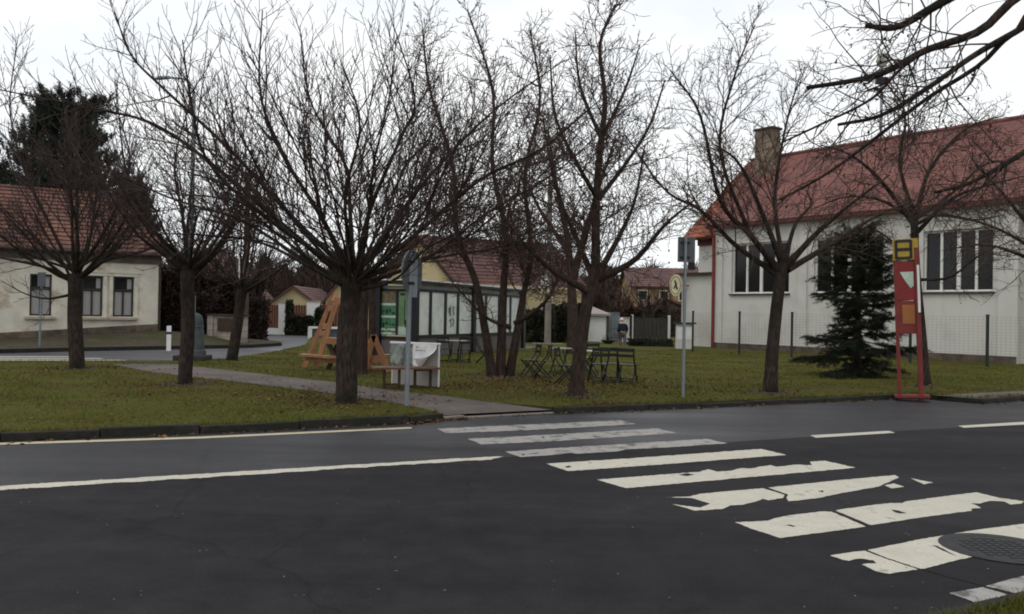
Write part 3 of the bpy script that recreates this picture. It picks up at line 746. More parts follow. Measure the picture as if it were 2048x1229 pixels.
# main roof
ov = 0.45
ea, eb = Wp(-0.35, -ov, ZE - 0.02), Wp(WX + .3, -ov, ZE - 0.02)
ra, rb = Wp(-1.6, WD2, ZR), Wp(WX + .3, WD2, ZR)
rf = roof_tiles('roof', (ea, eb, rb, ra), M['tile_red'], hall, rows=30, step=0.007)
b = MB(); b.add([Wp(-1.6, WD2, ZR), Wp(WX + .3, WD2, ZR), Wp(WX + .3, 10 + ov, ZE), Wp(-.35, 10 + ov, ZE)], [(0, 1, 2, 3)]); b.build('roof_back', M['tile_red'], hall)
b = MB(); b.tube([ra + Vector((0, 0, .05)), rb + Vector((0, 0, .05))], 0.11, 8); b.build('ridge_tiles', M['tile_red'], rf)
b = MB(); b.box((ea + eb) / 2 + Vector((0, 0, -0.12)), ((eb - ea).length, 0.16, 0.16), rz=wang); b.build('gutter', M['gutter_red'], hall)
b = MB(); b.tube([Wp(-0.1, -0.45, ZE - .2), Wp(-0.02, -0.22, ZE - .75), Wp(-0.02, -0.2, 4), Wp(-0.02, -0.2, 0.0)], 0.085, 10); b.build('downpipe', M['red_metal'], hall)
# wing set back at the left end: low white front, recessed storey above, orange tiled roof slope
LW = 3.2
b = MB()
b.box(Wp(-LW / 2, 0.9 + 2.0, 4.14 / 2), (LW, 4.0, 4.14), rz=wang)
b.box(Wp(-1.2, 1.4 + 2.0, 4.14 + (ZE - 0.6 - 4.14) / 2), (2.4, 4.0, ZE - 0.6 - 4.14), rz=wang)
b.build('wing_wall', M['stucco'], hall)
b = MB(); b.box(Wp(-LW / 2 - .1, 0.75 + 2.0, 4.20), (LW + .3, 4.3, 0.13), rz=wang); b.build('wing_coping', M['wood_dark'], hall)
b = MB(); b.box(Wp(-1.25, 1.32, ZE - 0.75), (2.3, 0.12, 0.34), rz=wang); b.build('wing_fascia', M['gutter_red'], hall)
wa, wb_ = Wp(-2.95, 0.55, ZE - 0.52), Wp(-0.40, 0.55, ZE - 0.52)
rr_ = roof_tiles('wing_roof', (wa, wb_, Wp(-1.05, WD2 - .05, ZR - .06), Wp(-1.75, WD2 - .05, ZR - .06)), M['tile_orange'], hall, rows=18, step=0.03)
b = MB(); b.add([Wp(-2.95, .55, ZE - .54), Wp(-1.75, WD2, ZR - .1), Wp(-2.95, 9, ZE - .5)], [(0, 1, 2)]); b.build('wing_roof_end', M['tile_orange'], hall)
# chimney on the roof near its left end
cs = ws_px(1530, 3.9)
zc = ZE + (ZR - ZE) * (3.9 + ov) / (WD2 + ov)
chi = MB(); hgt = D(1530, 262, (W0 + WU * cs + WV * 3.9).y).z
chi.box(Wp(cs, 3.9, (zc - .6 + hgt) / 2), (1.15, 0.75, hgt - zc + .6), rz=wang)
ch = chi.build('chimney', M['chimney'], rf)
cc = MB(); cc.box(Wp(cs, 3.9, hgt + 0.06), (1.32, 0.92, 0.12), rz=wang); cc.build('chimney_cap', M['stone_dark'], rf)

# round sign sticking out from the corner of the wing
sp_ = D(1352, 571, 48.6)
t = thing('round_sign', 'round pale yellow sign sticking out from the white wing wall', 'sign', sp_)
b = MB(); N = 32
sr = 0.62
rim = [(0, sr * 0.62 * math.cos(2 * math.pi * k / N), sr * math.sin(2 * math.pi * k / N)) for k in range(N)]
b.add([(-.04, y, z) for _, y, z in rim] + [(.04, y, z) for _, y, z in rim], [tuple(range(N - 1, -1, -1)), tuple(range(N, 2 * N))] + [(k, (k + 1) % N, N + (k + 1) % N, N + k) for k in range(N)])
o = b.build('panel', M['cream'], t); o.rotation_euler = (0, 0, math.radians(50))
b = MB()
for k in range(N):
    a0, a1 = 2 * math.pi * k / N, 2 * math.pi * (k + 1) / N
    b.bar((-.045, .50 * .62 * math.cos(a0), .50 * math.sin(a0)), (-.045, .50 * .62 * math.cos(a1), .50 * math.sin(a1)), .02, .03)
b.bar((-.045, -.1, -.25), (-.045, .05, .28), .02, .1); b.bar((-.045, .12, -.2), (-.045, -.08, .12), .02, .08)
o = b.build('emblem', M['black'], t); o.rotation_euler = (0, 0, math.radians(50))
b = MB(); b.bar((0, 0, 0), (0.9, 0.1, 0), .05, .05); b.build('bracket', M['iron'], t)

# ---------------------------------------------------------------- plain houses further back
def gable_house(name, label, cat, px_l, px_r, py_base, py_eave, py_apex, Y, depth, wallm, roofm, zb=0.0, yaw=0.0, rows=8, ov=0.35, windows=(), doors=()):
    """gable end facing the camera; depth runs away along the yawed axis"""
    pl, pr = D(px_l, py_base, Y), D(px_r, py_base, Y)
    wdt = pr.x - pl.x; ze = D((px_l + px_r) / 2, py_eave, Y).z; za = D((px_l + px_r) / 2, py_apex, Y).z
    t = thing(name, label, cat, ((pl.x + pr.x) / 2, Y, zb), yaw)
    ze -= zb; za -= zb; h = wdt / 2
    b = MB()
    b.add([(-h, 0, -.4), (h, 0, -.4), (h, 0, ze), (0, 0, za), (-h, 0, ze), (-h, depth, -.4), (h, depth, -.4), (h, depth, ze), (0, depth, za), (-h, depth, ze)],
          [(0, 1, 2, 3, 4), (9, 8, 7, 6, 5), (1, 6, 7, 2), (0, 4, 9, 5)])
    b.build('wall', wallm, t)
    k = (za - ze) / h
    for s in (-1, 1):
        e0, e1 = Vector((s * (h + ov), -ov, ze - k * ov + .06)), Vector((s * (h + ov), depth + ov, ze - k * ov + .06))
        q1, q0 = Vector((0, depth + ov, za + .06)), Vector((0, -ov, za + .06))
        roof_tiles('roof', (e0, e1, q1, q0) if s > 0 else (e1, e0, q0, q1), roofm, t, rows=rows, step=.03)
    for x0, x1, z0, z1 in windows:
        b = MB(); b.box(((x0 + x1) / 2, -.02, (z0 + z1) / 2), (x1 - x0, .06, z1 - z0)); wn = b.build('window', M['white_frame'], t)
        b = MB(); b.box(((x0 + x1) / 2, -.055, (z0 + z1) / 2), (x1 - x0 - .14, .02, z1 - z0 - .14)); b.build('pane', M['glass'], wn)
    for x0, x1, z0, z1 in doors:
        b = MB(); b.box(((x0 + x1) / 2, -.02, (z0 + z1) / 2), (x1 - x0, .06, z1 - z0)); b.build('door', M['fence_red'], t)
    return t

gable_house('garage', 'yellow garage with low gable behind the red brown fence', 'garage', 541, 632, 652, 606, 573, 66, 9, M['stucco_yellow'], M['tile_brown'], doors=((-1.2, 1.2, 0, 1.5),))
gable_house('house', 'small yellow house with steep gable, half hidden by the wooden ladder frame', 'house', 650, 712, 652, 600, 560, 68, 9, M['stucco_yellow'], M['tile_brown'], windows=((-.75, -.55, 1.9, 2.3),))
# yellow house behind the shelter: gable towards the left front, long brown roof to the right
YC = Vector((D(912, 600, 50).x, 50.0, 0))
yh = thing('yellow_house', 'yellow house with long brown tiled roof behind the bus shelter', 'house', YC)
yd = Vector((0.86, 0.51, 0)); yg = Vector((-0.93, 0.36, 0)) * 4.6       # along the roof, along the gable end
yz, yr = D(912, 566, 50).z, D(850, 474, 51.5).z
b = MB(); P = lambda a, g, z: (yd.x * a + yg.x * g, yd.y * a + yg.y * g, z)
b.add([P(0, 0, -.3), P(0, 1, -.3), P(0, 1, yz), P(0, .5, yr), P(0, 0, yz), P(9, 0, -.3), P(9, 1, -.3), P(9, 1, yz), P(9, .5, yr), P(9, 0, yz)],
      [(0, 1, 2, 3, 4), (5, 9, 8, 7, 6), (0, 4, 9, 5), (1, 6, 7, 2)])
b.build('wall', M['stucco_yellow'], yh)
roof_tiles('roof', (P(-.4, -.06, yz - .1), P(9.3, -.06, yz - .1), P(9.3, .5, yr + .05), P(-.4, .5, yr + .05)), M['tile_brown'], yh, rows=14)
roof_tiles('roof', (P(9.3, 1.06, yz - .1), P(-.4, 1.06, yz - .1), P(-.4, .5, yr + .05), P(9.3, .5, yr + .05)), M['tile_brown'], yh, rows=14)
b = MB(); b.bar(P(-.42, -.08, yz - .12), P(-.42, .5, yr), .08, .2); b.bar(P(-.42, 1.06, yz - .12), P(-.42, .5, yr), .08, .2); b.build('verge_board', M['wood_dark'], yh)
b = MB(); b.bar(P(-.4, -.12, yz - .14), P(9.3, -.12, yz - .14), .14, .14); b.build('gutter', M['cream'], yh)
for a in (3.0, 6.4):
    b = MB(); q = Vector(P(a, -.01, 1.9)); b.box(q, (1.1, .08, 1.3), rz=math.atan2(yd.y, yd.x)); wn = b.build('window', M['white_frame'], yh)
    b = MB(); q = Vector(P(a, -.025, 1.9)); b.box(q, (.9, .06, 1.1), rz=math.atan2(yd.y, yd.x)); b.build('pane', M['glass'], wn)
gable_house('house', 'yellow house with small red gabled roof at the right of the long brown roof', 'house', 1010, 1128, 690, 606, 503, 56, 7, M['stucco_yellow'], M['tile_red'], windows=((.1, .9, 1.6, 2.7), (-.3, .3, 4.4, 5.2)))
# small white garage with shallow pale roof
gw = D(1155, 650, 53)
gx0, gx1 = D(1100, 650, 53).x, D(1212, 650, 53).x
g = thing('garage', 'small white garage with a shallow pale roof beside the grey gate', 'garage', ((gx0 + gx1) / 2, 53, 0))
wz = D(1180, 627, 53).z; h = (gx1 - gx0) / 2
b = MB(); b.add([(-h, 0, -.2), (h, 0, -.2), (h, 0, wz), (-h, 0, wz), (-h, 6, -.2), (h, 6, -.2), (h, 6, wz), (-h, 6, wz)], [(0, 1, 2, 3), (1, 5, 6, 2), (0, 3, 7, 4), (4, 7, 6, 5)]); b.build('wall', M['white'], g)
rt = D(1160, 609, 54.5).z
b = MB(); b.add([(-h - .2, -.25, wz - .02), (h + .25, -.25, wz - .02), (h - .9, 2.6, rt), (-h + .3, 2.6, rt), (h + .25, 6.2, wz), (-h - .2, 6.2, wz)], [(0, 1, 2, 3), (3, 2, 4, 5), (1, 4, 2), (0, 3, 5)])
b.add([(-h - .2, -.25, wz - .14), (h + .25, -.25, wz - .14), (h + .25, -.25, wz - .02), (-h - .2, -.25, wz - .02), (h + .25, 6.2, wz - .14), (h + .25, 6.2, wz)], [(0, 1, 2, 3), (1, 4, 5, 2)])
b.build('roof', M['flat_roof'], g)
b = MB(); b.tube([(h + .1, -.1, wz - .1), (h + .1, -.1, 0)], .05, 8); b.build('downpipe', M['eaves'], g)
# far house between garage and hall
fh = thing('house', 'far brown roofed house with yellow walls seen between the trees and the white hall', 'house', (D(1310, 640, 88).x, 88, 0))
xl, xr = D(1262, 600, 88).x - fh.location.x, D(1420, 600, 88).x - fh.location.x
z0, z1, z2 = D(1310, 600, 88).z, D(1310, 572, 88).z, D(1310, 536, 92).z
b = MB(); b.add([(xl, 0, -.3), (xr, 0, -.3), (xr, 0, z1), (xl, 0, z1), (xl, 8, -.3), (xr, 8, -.3), (xr, 8, z1), (xl, 8, z1), (xl, 4, z2), (xr, 4, z2)], [(0, 1, 2, 3), (0, 3, 8, 7, 4), (1, 5, 6, 9, 2), (4, 7, 6, 5)]); b.build('wall', M['yellow_old'], fh)
roof_tiles('roof', ((xl - .4, -.5, z1 - .1), (xr + .4, -.5, z1 - .1), (xr + .4, 4, z2), (xl - .4, 4, z2)), M['tile_brown'], fh, rows=10)
b = MB(); b.add([(xl - .4, 8.5, z1), (xr + .4, 8.5, z1), (xr + .4, 4, z2), (xl - .4, 4, z2)], [(0, 1, 2, 3)]); b.build('roof_back', M['tile_brown'], fh)
for x in (xl + 1.2, xl + 3.4, xl + 5.4):
    b = MB(); b.box((x, -.03, z1 - 1.0), (1.0, .08, 1.1)); wn = b.build('window', M['white_frame'], fh)
    b = MB(); b.box((x, -.08, z1 - 1.0), (.8, .04, .9)); b.build('pane', M['glass'], wn)
gable_house('shed', 'low shed with reddish roof between the brown trees and the far house', 'shed', 1238, 1270, 650, 618, 594, 78, 5, M['yellow_old'], M['tile_red'], rows=5)
gable_house('house', 'broad low house with dark red roof far behind the mesh fence', 'house', 1272, 1392, 660, 622, 598, 74, 7, M['plinth'], M['tile_brown'], rows=7, windows=((-1.6, -.8, .8, 1.6), (.6, 1.4, .8, 1.6)))
gable_house('house', 'dark roofed house behind the thicket and left tree', 'house', 300, 470, 690, 590, 498, 62, 9, M['plinth'], M['tile_brown'], rows=9)

# ================================================================== OBJECTS ON THE LAWN
def flat(p): return Vector((p.x, p.y, 0))
# ---------------------------------------------------------------- bus shelter
S0 = G(829, 714, LZ); Y0 = S0.y
s_long = Vector((0.39, 0.92, 0)).normalized(); s_end = Vector((-0.92, 0.39, 0)).normalized()
def along(px, o, u):
    k = (px - 1024.0) / F_PX
    return (k * o.y - o.x) / (u.x - k * u.y)
sh = thing('bus_shelter', 'black framed bus shelter with milky panels and green posters on its end wall', 'bus shelter', S0)
La = [along(px, S0, s_long) for px in (829, 860, 890, 915, 945, 971, 997, 1020, 1045)]
Le = along(760, S0, s_end)
ztop, zp0, zp1 = 2.72, 0.78, 2.42
def SL(a, e=0.0, z=0.0): return s_long * a + s_end * e + Vector((0, 0, z))
ang_l = math.atan2(s_long.y, s_long.x); ang_e = math.atan2(s_end.y, s_end.x)
for a, w_ in ((La[0], .28), (La[4], .27), (La[8], .27)):
    b = MB(); b.box(SL(a, 0, ztop / 2), (w_, w_, ztop), rz=ang_l); b.build('post', M['shelter_black'], sh, bevel=.01)
    b = MB(); b.box(SL(a, Le, ztop / 2), (.18, .18, ztop), rz=ang_l); b.build('post', M['shelter_black'], sh, bevel=.01)
b = MB()
for i in (1, 2, 3, 5, 6, 7): b.box(SL(La[i], 0, (zp0 + zp1) / 2 + .02), (.19, .09, zp1 - zp0 + .1), rz=ang_l)
for z in (zp0 - .04, zp1 + .05): b.box(SL((La[0] + La[8]) / 2, 0, z), (La[8] - La[0] - .2, .10, .11), rz=ang_l)
b.box(SL(0, Le / 2, (zp0 + zp1) / 2), (.12, .07, zp1 - zp0), rz=ang_e)
for z in (zp0 - .10, zp1 + .04): b.box(SL(0, Le / 2, z), (Le - .2, .085, .10), rz=ang_e)
b.build('frame', M['shelter_black'], sh)
for i in range(8):
    if i in (): continue
    b = MB(); a0, a1 = La[i], La[i + 1]
    b.box(SL((a0 + a1) / 2, 0.0, (zp0 + zp1) / 2), (a1 - a0 - .06, .02, zp1 - zp0), rz=ang_l); pnl = b.build('side_panel', M['shelter_panel'], sh)
    if i == 2:
        q = MB(); o = SL((a0 + a1) / 2, -0.018, 0); gr = random.Random(2)
        def st(pts, zz, sc):
            for (x0, y0), (x1, y1) in zip(pts, pts[1:]):
                q.bar(o + s_long * x0 * sc + Vector((0, 0, zz + y0 * sc)), o + s_long * x1 * sc + Vector((0, 0, zz + y1 * sc)), .045, .012)
        st([(-.5, -.3), (-.6, .3), (-.3, 0), (-.3, .5), (-.32, -.5)], 1.72, .42); st([(.1, .4), (.5, .45), (.3, 0), (.6, -.4), (.1, -.4)], 1.72, .38)
        st([(-.6, 0), (-.2, .3), (-.1, -.5), (-.4, -.7)], 1.3, .36); st([(.2, .3), (.6, .0), (.3, -.6)], 1.32, .36)
        q.build('graffiti', M['sign_back'], pnl)
b = MB(); b.box(SL((La[0] + La[8]) / 2, 0.02, zp0 / 2 - .02), (La[8] - La[0] - .2, .06, zp0 - .04), rz=ang_l); b.box(SL(0.02, Le / 2, zp0 / 2 - .03), (Le - .2, .06, zp0 - .06), rz=ang_e); b.build('base_wall', M['shelter_base'], sh)
b = MB(); b.box(SL((La[0] + La[8]) / 2, 0, zp1 + .17), (La[8] - La[0] - .2, .03, .14), rz=ang_l); b.box(SL(0, Le / 2, zp1 + .15), (Le - .22, .03, .10), rz=ang_e); b.build('fascia', M['grey_metal'], sh)
b = MB(); b.box(SL((La[0] + La[8]) / 2, Le / 2, ztop + .045), (La[8] - La[0] + .5, Le + .45, .09), rz=ang_l); b.build('roof', M['shelter_black'], sh)
b = MB(); b.box(SL((La[0] + La[8]) / 2, Le / 2, ztop + .115), (La[8] - La[0] + .42, Le + .36, .05), rz=ang_l); b.build('roof_trim', M['white'], sh)
# posters on the end wall
for j, (e0, e1) in enumerate(((Le / 2 + .05, Le - .07), (.12, Le / 2 - .05))):
    def EP(e, z, k=0.0): return s_end * e - s_long * (0.012 + k) + Vector((0, 0, z))
    wd = e1 - e0; ec = (e0 + e1) / 2
    b = MB(); b.box(EP(ec, (zp0 + zp1) / 2), (wd, .02, zp1 - zp0), rz=ang_e); pp = b.build('poster', M['poster_green'] if j == 0 else M['poster_lime'], sh)
    q = MB()
    if j == 0:
        for z in (.84, .98, 1.46, 1.92):
            q = MB(); q.box(EP(ec, z, .014), (wd, .012, .085), rz=ang_e); q.build('white_band', M['poster_pale'], pp)
        q = MB(); q.box(EP(ec, 2.19, .014), (wd * .9, .012, .40), rz=ang_e); q.build('picture', M['poster_brown'], pp)
        q = MB(); pr = random.Random(8)
        for z in (.90, 1.22, 1.66):
            for k in range(4):
                q = MB(); q.box(EP(ec + (k - 1.5) * .22 * wd, z + pr.uniform(-.08, .08), .014), (wd * pr.uniform(.1, .2), .012, pr.uniform(.05, .16)), rz=ang_e); q.build('print', M['fence_green'], pp)
    else:
        q.box(EP(ec, .95, .014), (wd, .012, .30), rz=ang_e); q.build('notice', M['poster_pale'], pp)
        for q_ in ((ec + wd * .05, 1.65, .03, .9), (ec + wd * .2, 2.3, .2, .08), (ec - wd * .1, 1.2, .12, .3)):
            q = MB(); q.box(EP(q_[0], q_[1], .014), (q_[2], .012, q_[3]), rz=ang_e); q.build('print', M['fence_green'], pp)

# ---------------------------------------------------------------- bistro chairs and tables
def chair_frame(mb, s):
    """one side of a folding chair: the long back leg and the short front leg cross below the seat"""
    pass
def make_chair(label):
    t = thing('folding_chair', label, 'chair', group='folding chairs on the lawn')
    for s in (-1, 1):
        x = s * 0.20
        b = MB(); b.tube([(x, -0.24, 0), (x, 0.06, 0.42), (x, 0.20, 0.62), (x, 0.235, 0.87)], .020, 6); b.build('back_leg', M['chair_green'], t)
        b = MB(); b.tube([(x * .9, 0.24, 0), (x * .9, -0.20, 0.45)], .020, 6); b.build('front_leg', M['chair_green'], t)
    b = MB()
    for k in range(6): b.box((0, -0.185 + k * 0.068, .455), (.42, .05, .018))
    b.build('seat', M['chair_green'], t)
    b = MB(); b.box((0, .232, .82), (.42, .024, .085)); b.box((0, .208, .68), (.42, .024, .07)); b.build('backrest', M['chair_green'], t)
    b = MB(); b.bar((-.2, -.17, .10), (.2, -.17, .10), .02, .02); b.bar((-.18, .18, .06), (.18, .18, .06), .02, .02); b.build('stretcher', M['chair_green'], t)
    return t
def make_table(label):
    t = thing('folding_table', label, 'table', group='bistro tables on the lawn')
    b = MB(); b.tube([(0, 0, .70), (0, 0, .722)], .36, 28); b.build('tabletop', M['table_pale'], t)
    for s in (-1, 1):
        b = MB(); b.tube([(s * .2, -.26, 0), (s * .2, .24, .70)], .018, 6); b.build('leg', M['chair_green'], t)
        b = MB(); b.tube([(s * .16, .26, 0), (s * .16, -.24, .70)], .018, 6); b.build('leg', M['chair_green'], t)
    b = MB(); b.bar((-.2, -.22, .06), (.2, -.22, .06), .022, .022); b.bar((-.16, .22, .06), (.16, .22, .06), .022, .022); b.build('stretcher', M['chair_green'], t)
    return t
CH = [  # px, py of the base, facing angle (0 = faces the camera, degrees), label
 (1060, 755, 105, 'dark green folding chair standing sideways, leftmost of the group right of the three-stemmed tree'),
 (1082, 757, 75, 'second dark folding chair from the left, close beside the pale round table'),
 (1131, 769, 250, 'folding chair just left of the straight trunk, its seat seen from the side'),
 (1196, 766, 10, 'dark green folding chair just right of the straight trunk, seen from behind'),
 (1219, 764, -12, 'folding chair in the middle of the three chairs at the right end of the group'),
 (1254, 767, -20, 'rightmost folding chair of the group on the open lawn'),
 (1176, 748, 30, 'folding chair mostly hidden behind the straight trunk'),
 (888, 726, 200, 'folding chair right behind the bench with the white sheet'),
 (928, 727, 15, 'folding chair in front of the thick middle post of the shelter'),
 (966, 727, 265, 'folding chair beside the left stem of the three-stemmed tree, seen from the side'),
]
proto = make_chair(CH[0][3])
for i, (px, py, a, lab) in enumerate(CH):
    o = proto if i == 0 else copy_tree(proto)
    p = G(px, py, LZ); o.location = (p.x, p.y, LZ); o['label'] = lab
    o.rotation_euler = (0, 0, math.radians(a + 180))
TB = [(1118, 748, 20, 'pale round folding table between the two left chairs and the straight trunk'), (1172, 756, 70, 'folding table hidden half behind the straight trunk'), (912, 724, 10, 'pale folding table in front of the shelter, between two chairs')]
tproto = make_table(TB[0][3])
for i, (px, py, a, lab) in enumerate(TB):
    o = tproto if i == 0 else copy_tree(tproto)
    p = G(px, py, LZ); o.location = (p.x, p.y, LZ); o['label'] = lab; o.rotation_euler = (0, 0, math.radians(a))

# ---------------------------------------------------------------- bench with a sheet over its back board
p0, p1 = G(758, 778, LZ), G(866, 776, LZ)
bu = (p1 - p0); bl = bu.length; bu.normalize(); bc = (p0 + p1) / 2
t = thing('bench', 'low brown wooden bench on dark legs in front of the white sheet', 'bench', (bc.x, bc.y, LZ), math.atan2(bu.y, bu.x) - 0.12)
b = MB()
for k in range(3): b.box((-0.03, -.16 + k * .165, .44), (bl + .22, .15, .045))
b.build('seat', M['wood_bench'], t, bevel=.006)
for x in (-bl / 2 + .1, -bl / 2 + .42, bl / 2 - .42, bl / 2 - .08):
    b = MB(); b.box((x, -.15 if x < 0 else .0, .21), (.055, .06, .42)); b.build('leg', M['wood_dark'], t)
b = MB(); b.box((-bl / 2 + .26, -.15, .1), (.32, .04, .04)); b.box((bl / 2 - .25, 0, .4), (.34, .05, .05)); b.build('stretcher', M['wood_dark'], t)
q0 = G(782, 770, LZ); q1 = G(874, 776, LZ); qu = q1 - q0; ql = qu.length
bt = thing('notice_board', 'pale upright board leaning behind the brown bench', 'board', ((q0.x + q1.x) / 2 , (q0.y + q1.y) / 2 + .12, LZ), math.atan2(qu.y, qu.x))
b = MB(); b.box((0, .04, .47), (ql, .04, .92)); b.build('panel', M['board_beige'], bt)
for s in (-1, 1):
    b = MB(); b.box((s * (ql / 2 + .005), .03, .47), (.022, .05, .94)); b.build('edge', M['white'], bt)
# the sheet draped over the board: rippled, with a lifted lower right corner
sht = thing('banner', 'crumpled white banner with a grey picture draped over the board behind the bench', 'banner', bt.location, bt.rotation_euler.z)
def sheet_part(name, x0, x1, z0, z1, m, y=-.02, curl=0.0, parent=None, n=22):
    vs, fs = [], []
    for j in range(n + 1):
        for i in range(n + 1):
            u, v = i / n, j / n
            x = x0 + (x1 - x0) * u; zt = z1; zb = z0 + .05 * math.sin(u * 9) * (1 - v)
            z = zb + (zt - zb) * v
            yy = y - .022 * math.sin(u * 8 + v * 3) * (1 - v) - .012 * math.sin(u * 19 - v * 7)
            if curl:
                k = max(0, u + (1 - v) - 1.1); x -= k * k * .55; yy -= k * .30; z += k * k * .25
            vs.append((x, yy, z))
    for j in range(n):
        for i in range(n):
            a = j * (n + 1) + i; fs.append((a, a + 1, a + n + 2, a + n + 1))
    b = MB(); b.add(vs, fs); o = b.build(name, m, parent, smooth=True)
    md = o.modifiers.new('solid', 'SOLIDIFY'); md.thickness = .004
    return o
pic = sheet_part('picture', -ql / 2 - .04, -.02, .43, .93, M['photo_grey'], parent=sht)
wht = sheet_part('printed_sheet', -.03, ql / 2 - .02, .40, .93, M['sheet_white'], y=-.035, curl=1.0, parent=sht)
b = MB(); b.box((0, .0, .95), (ql + .12, .06, .05)); b.build('rolled_edge', M['sheet_white'], sht, bevel=.018)
b = MB(); tr_ = random.Random(4)
for x, z, wd in ((.10, .80, .05), (.165, .80, .04), (.23, .80, .05), (.30, .80, .03), (.11, .87, .06), (.20, .52, .07)):
    b = MB(); b.box((x, -.085, z), (wd, .006, .022)); b.build('print', M['photo_grey'], wht)

# ---------------------------------------------------------------- tall wooden ladder frame with benches (play furniture)
pL, pR = G(607, 737, LZ), G(668, 741, LZ)
def px3(px, py, Y): return D(px, py, Y)
Yf = G(625, 737, LZ).y
lad = thing('wooden_frame', 'tall orange wooden ladder frame tapering to a point, with a bench plank at its foot', 'wooden frame', (D(640, 700, Yf).x, Yf, LZ))
ofs = lad.location
def LQ(px, py, dy=0.0): return D(px, py, Yf + dy) - ofs
apex = LQ(669, 586)
b = MB(); b.bar(LQ(607, 739, .25), LQ(668, 588, .30), .13, .06, up=(0, 1, 0)); b.build('rail', M['wood_orange'], lad)
b = MB(); b.bar(LQ(630, 740, -.25), LQ(676, 596, -.05), .15, .06, up=(0, 1, 0)); b.build('rail', M['wood_orange'], lad)
b = MB(); b.bar(LQ(722, 742, .25), LQ(671, 588, .30), .13, .06, up=(0, 1, 0)); b.build('rail', M['wood_orange'], lad)
b = MB(); b.bar(LQ(742, 743, -.25), LQ(679, 596, -.05), .15, .06, up=(0, 1, 0)); b.build('rail', M['wood_orange'], lad)
b = MB(); k0, k1, k2 = LQ(671, 584, .15), LQ(660, 602, .02), LQ(681, 602, .02)
b.add([k0, k1, k2, k0 + Vector((0, .06, 0)), k1 + Vector((0, .06, 0)), k2 + Vector((0, .06, 0))], [(0, 1, 2), (5, 4, 3), (0, 3, 4, 1), (1, 4, 5, 2), (2, 5, 3, 0)]); b.build('top_plate', M['wood_orange'], lad)
for (x0, y0, x1, y1) in ((657, 616, 668, 618), (646, 651, 658, 655), (640, 666, 652, 670)):
    b = MB(); b.bar(LQ(x0, y0, .2), LQ(x1, y1, -.12), .045, .15); b.build('rung', M['wood_orange'], lad)
b = MB(); b.bar(LQ(652, 681, -.3), LQ(735, 686, -.3), .50, .17); b.build('tabletop', M['wood_orange'], lad)
b = MB(); b.bar(LQ(602, 710, -.45), LQ(690, 716, -.60), .36, .06); b.build('seat', M['wood_orange'], lad)
b = MB(); b.bar(LQ(611, 718, -.3), LQ(680, 724, -.45), .05, .12); b.build('stretcher', M['wood_orange'], lad)
for a, c in (((656, 742), (676, 686)), ((668, 714), (657, 686))):
    b = MB(); b.bar(LQ(a[0], a[1], -.4), LQ(c[0], c[1], -.3), .05, .13); b.build('brace', M['wood_dark'], lad)
Ys = G(750, 744, LZ).y
sm = thing('wooden_frame', 'small orange wooden A-frame with seat planks standing right of the thick tree trunk', 'wooden frame', (D(750, 744, Ys).x, Ys, LZ))
ofs2 = sm.location.copy()
def SQ(px, py, dy=0.0): return D(px, py, Ys + dy) - ofs2
for dy in (-.25, .45):
    for x, y in ((729, 743), (777, 744)):
        b = MB(); b.bar(SQ(x, y, dy), SQ(747, 671, dy), .15, .05, up=(0, 1, 0)); b.build('leg', M['wood_orange'], sm)
    b = MB(); b.bar(SQ(738, 719, dy + .05), SQ(766, 719, dy + .05), .05, .20); b.build('crosspiece', M['wood_orange'], sm)
b = MB(); b.bar(SQ(718, 688, .1), SQ(742, 690, .1), .50, .10); b.build('tabletop', M['wood_orange'], sm)
b = MB(); b.bar(SQ(766, 712, .1), SQ(792, 711, .2), .40, .07); b.build('seat', M['wood_orange'], sm)

# ---------------------------------------------------------------- signs and poles
# give way / round sign seen from behind, with its box
p = G(813, 812, LZ); Yp = p.y
t = thing('road_sign', 'grey back of a round road sign on a thin post by the footpath', 'road sign', (p.x, p.y, LZ))
zt = D(817, 506, Yp).z - LZ
b = MB(); b.tube([(0, 0, 0), (0.02, 0, zt)], .043, 12); b.build('post', M['grey_metal'], t)
dc = D(819, 544, Yp).z - LZ; R_ = .385
sy = math.radians(70)
def disc(mb, r, y0, y1, n=40):
    vs = [(r * math.cos(2 * math.pi * k / n), y, r * math.sin(2 * math.pi * k / n)) for y in (y0, y1) for k in range(n)]
    mb.add(vs, [tuple(range(n - 1, -1, -1)), tuple(range(n, 2 * n))] + [(k, (k + 1) % n, n + (k + 1) % n, n + k) for k in range(n)])
b = MB(); disc(b, R_, 0, .012); o = b.build('disc', M['sign_back'], t); o.location = (.05, .07, dc); o.rotation_euler = (0, 0, sy)
b = MB()
for k in range(40):
    a0, a1 = 2 * math.pi * k / 40, 2 * math.pi * (k + 1) / 40
    b.bar((R_ * math.cos(a0), .006, R_ * math.sin(a0)), (R_ * math.cos(a1), .006, R_ * math.sin(a1)), .03, .012)
o2 = b.build('rim', M['grey_metal'], o)
b = MB(); b.box((0.095, .02, dc - .12), (.10, .07, .66)); b.build('back_box', M['grey_metal'], t, bevel=.006)
b = MB()
for z in (dc + .18, dc - .2): b.box((.03, -.03, z), (.14, .1, .04))
b.build('clamp', M['iron'], t)
# sign pole near the hall
p = G(1366, 794, LZ); Yp = p.y
t = thing('road_sign', 'grey square sign back on a tall thin post in front of the white hall', 'road sign', (p.x, p.y, LZ))
zt = D(1366, 474, Yp).z - LZ
b = MB(); b.tube([(0, 0, 0), (0, 0, zt)], .033, 12); b.build('post', M['grey_metal'], t)
b = MB(); b.box((.03, .045, zt - .26), (.36, .014, .52)); o = b.build('panel', M['sign_back'], t, bevel=.004)
b = MB(); b.box((0.0, .02, zt - .12), (.2, .05, .03)); b.box((0.0, .02, zt - .42), (.2, .05, .03)); b.box((.14, .04, zt - .60), (.14, .02, .16)); b.build('clamp', M['iron'], t)
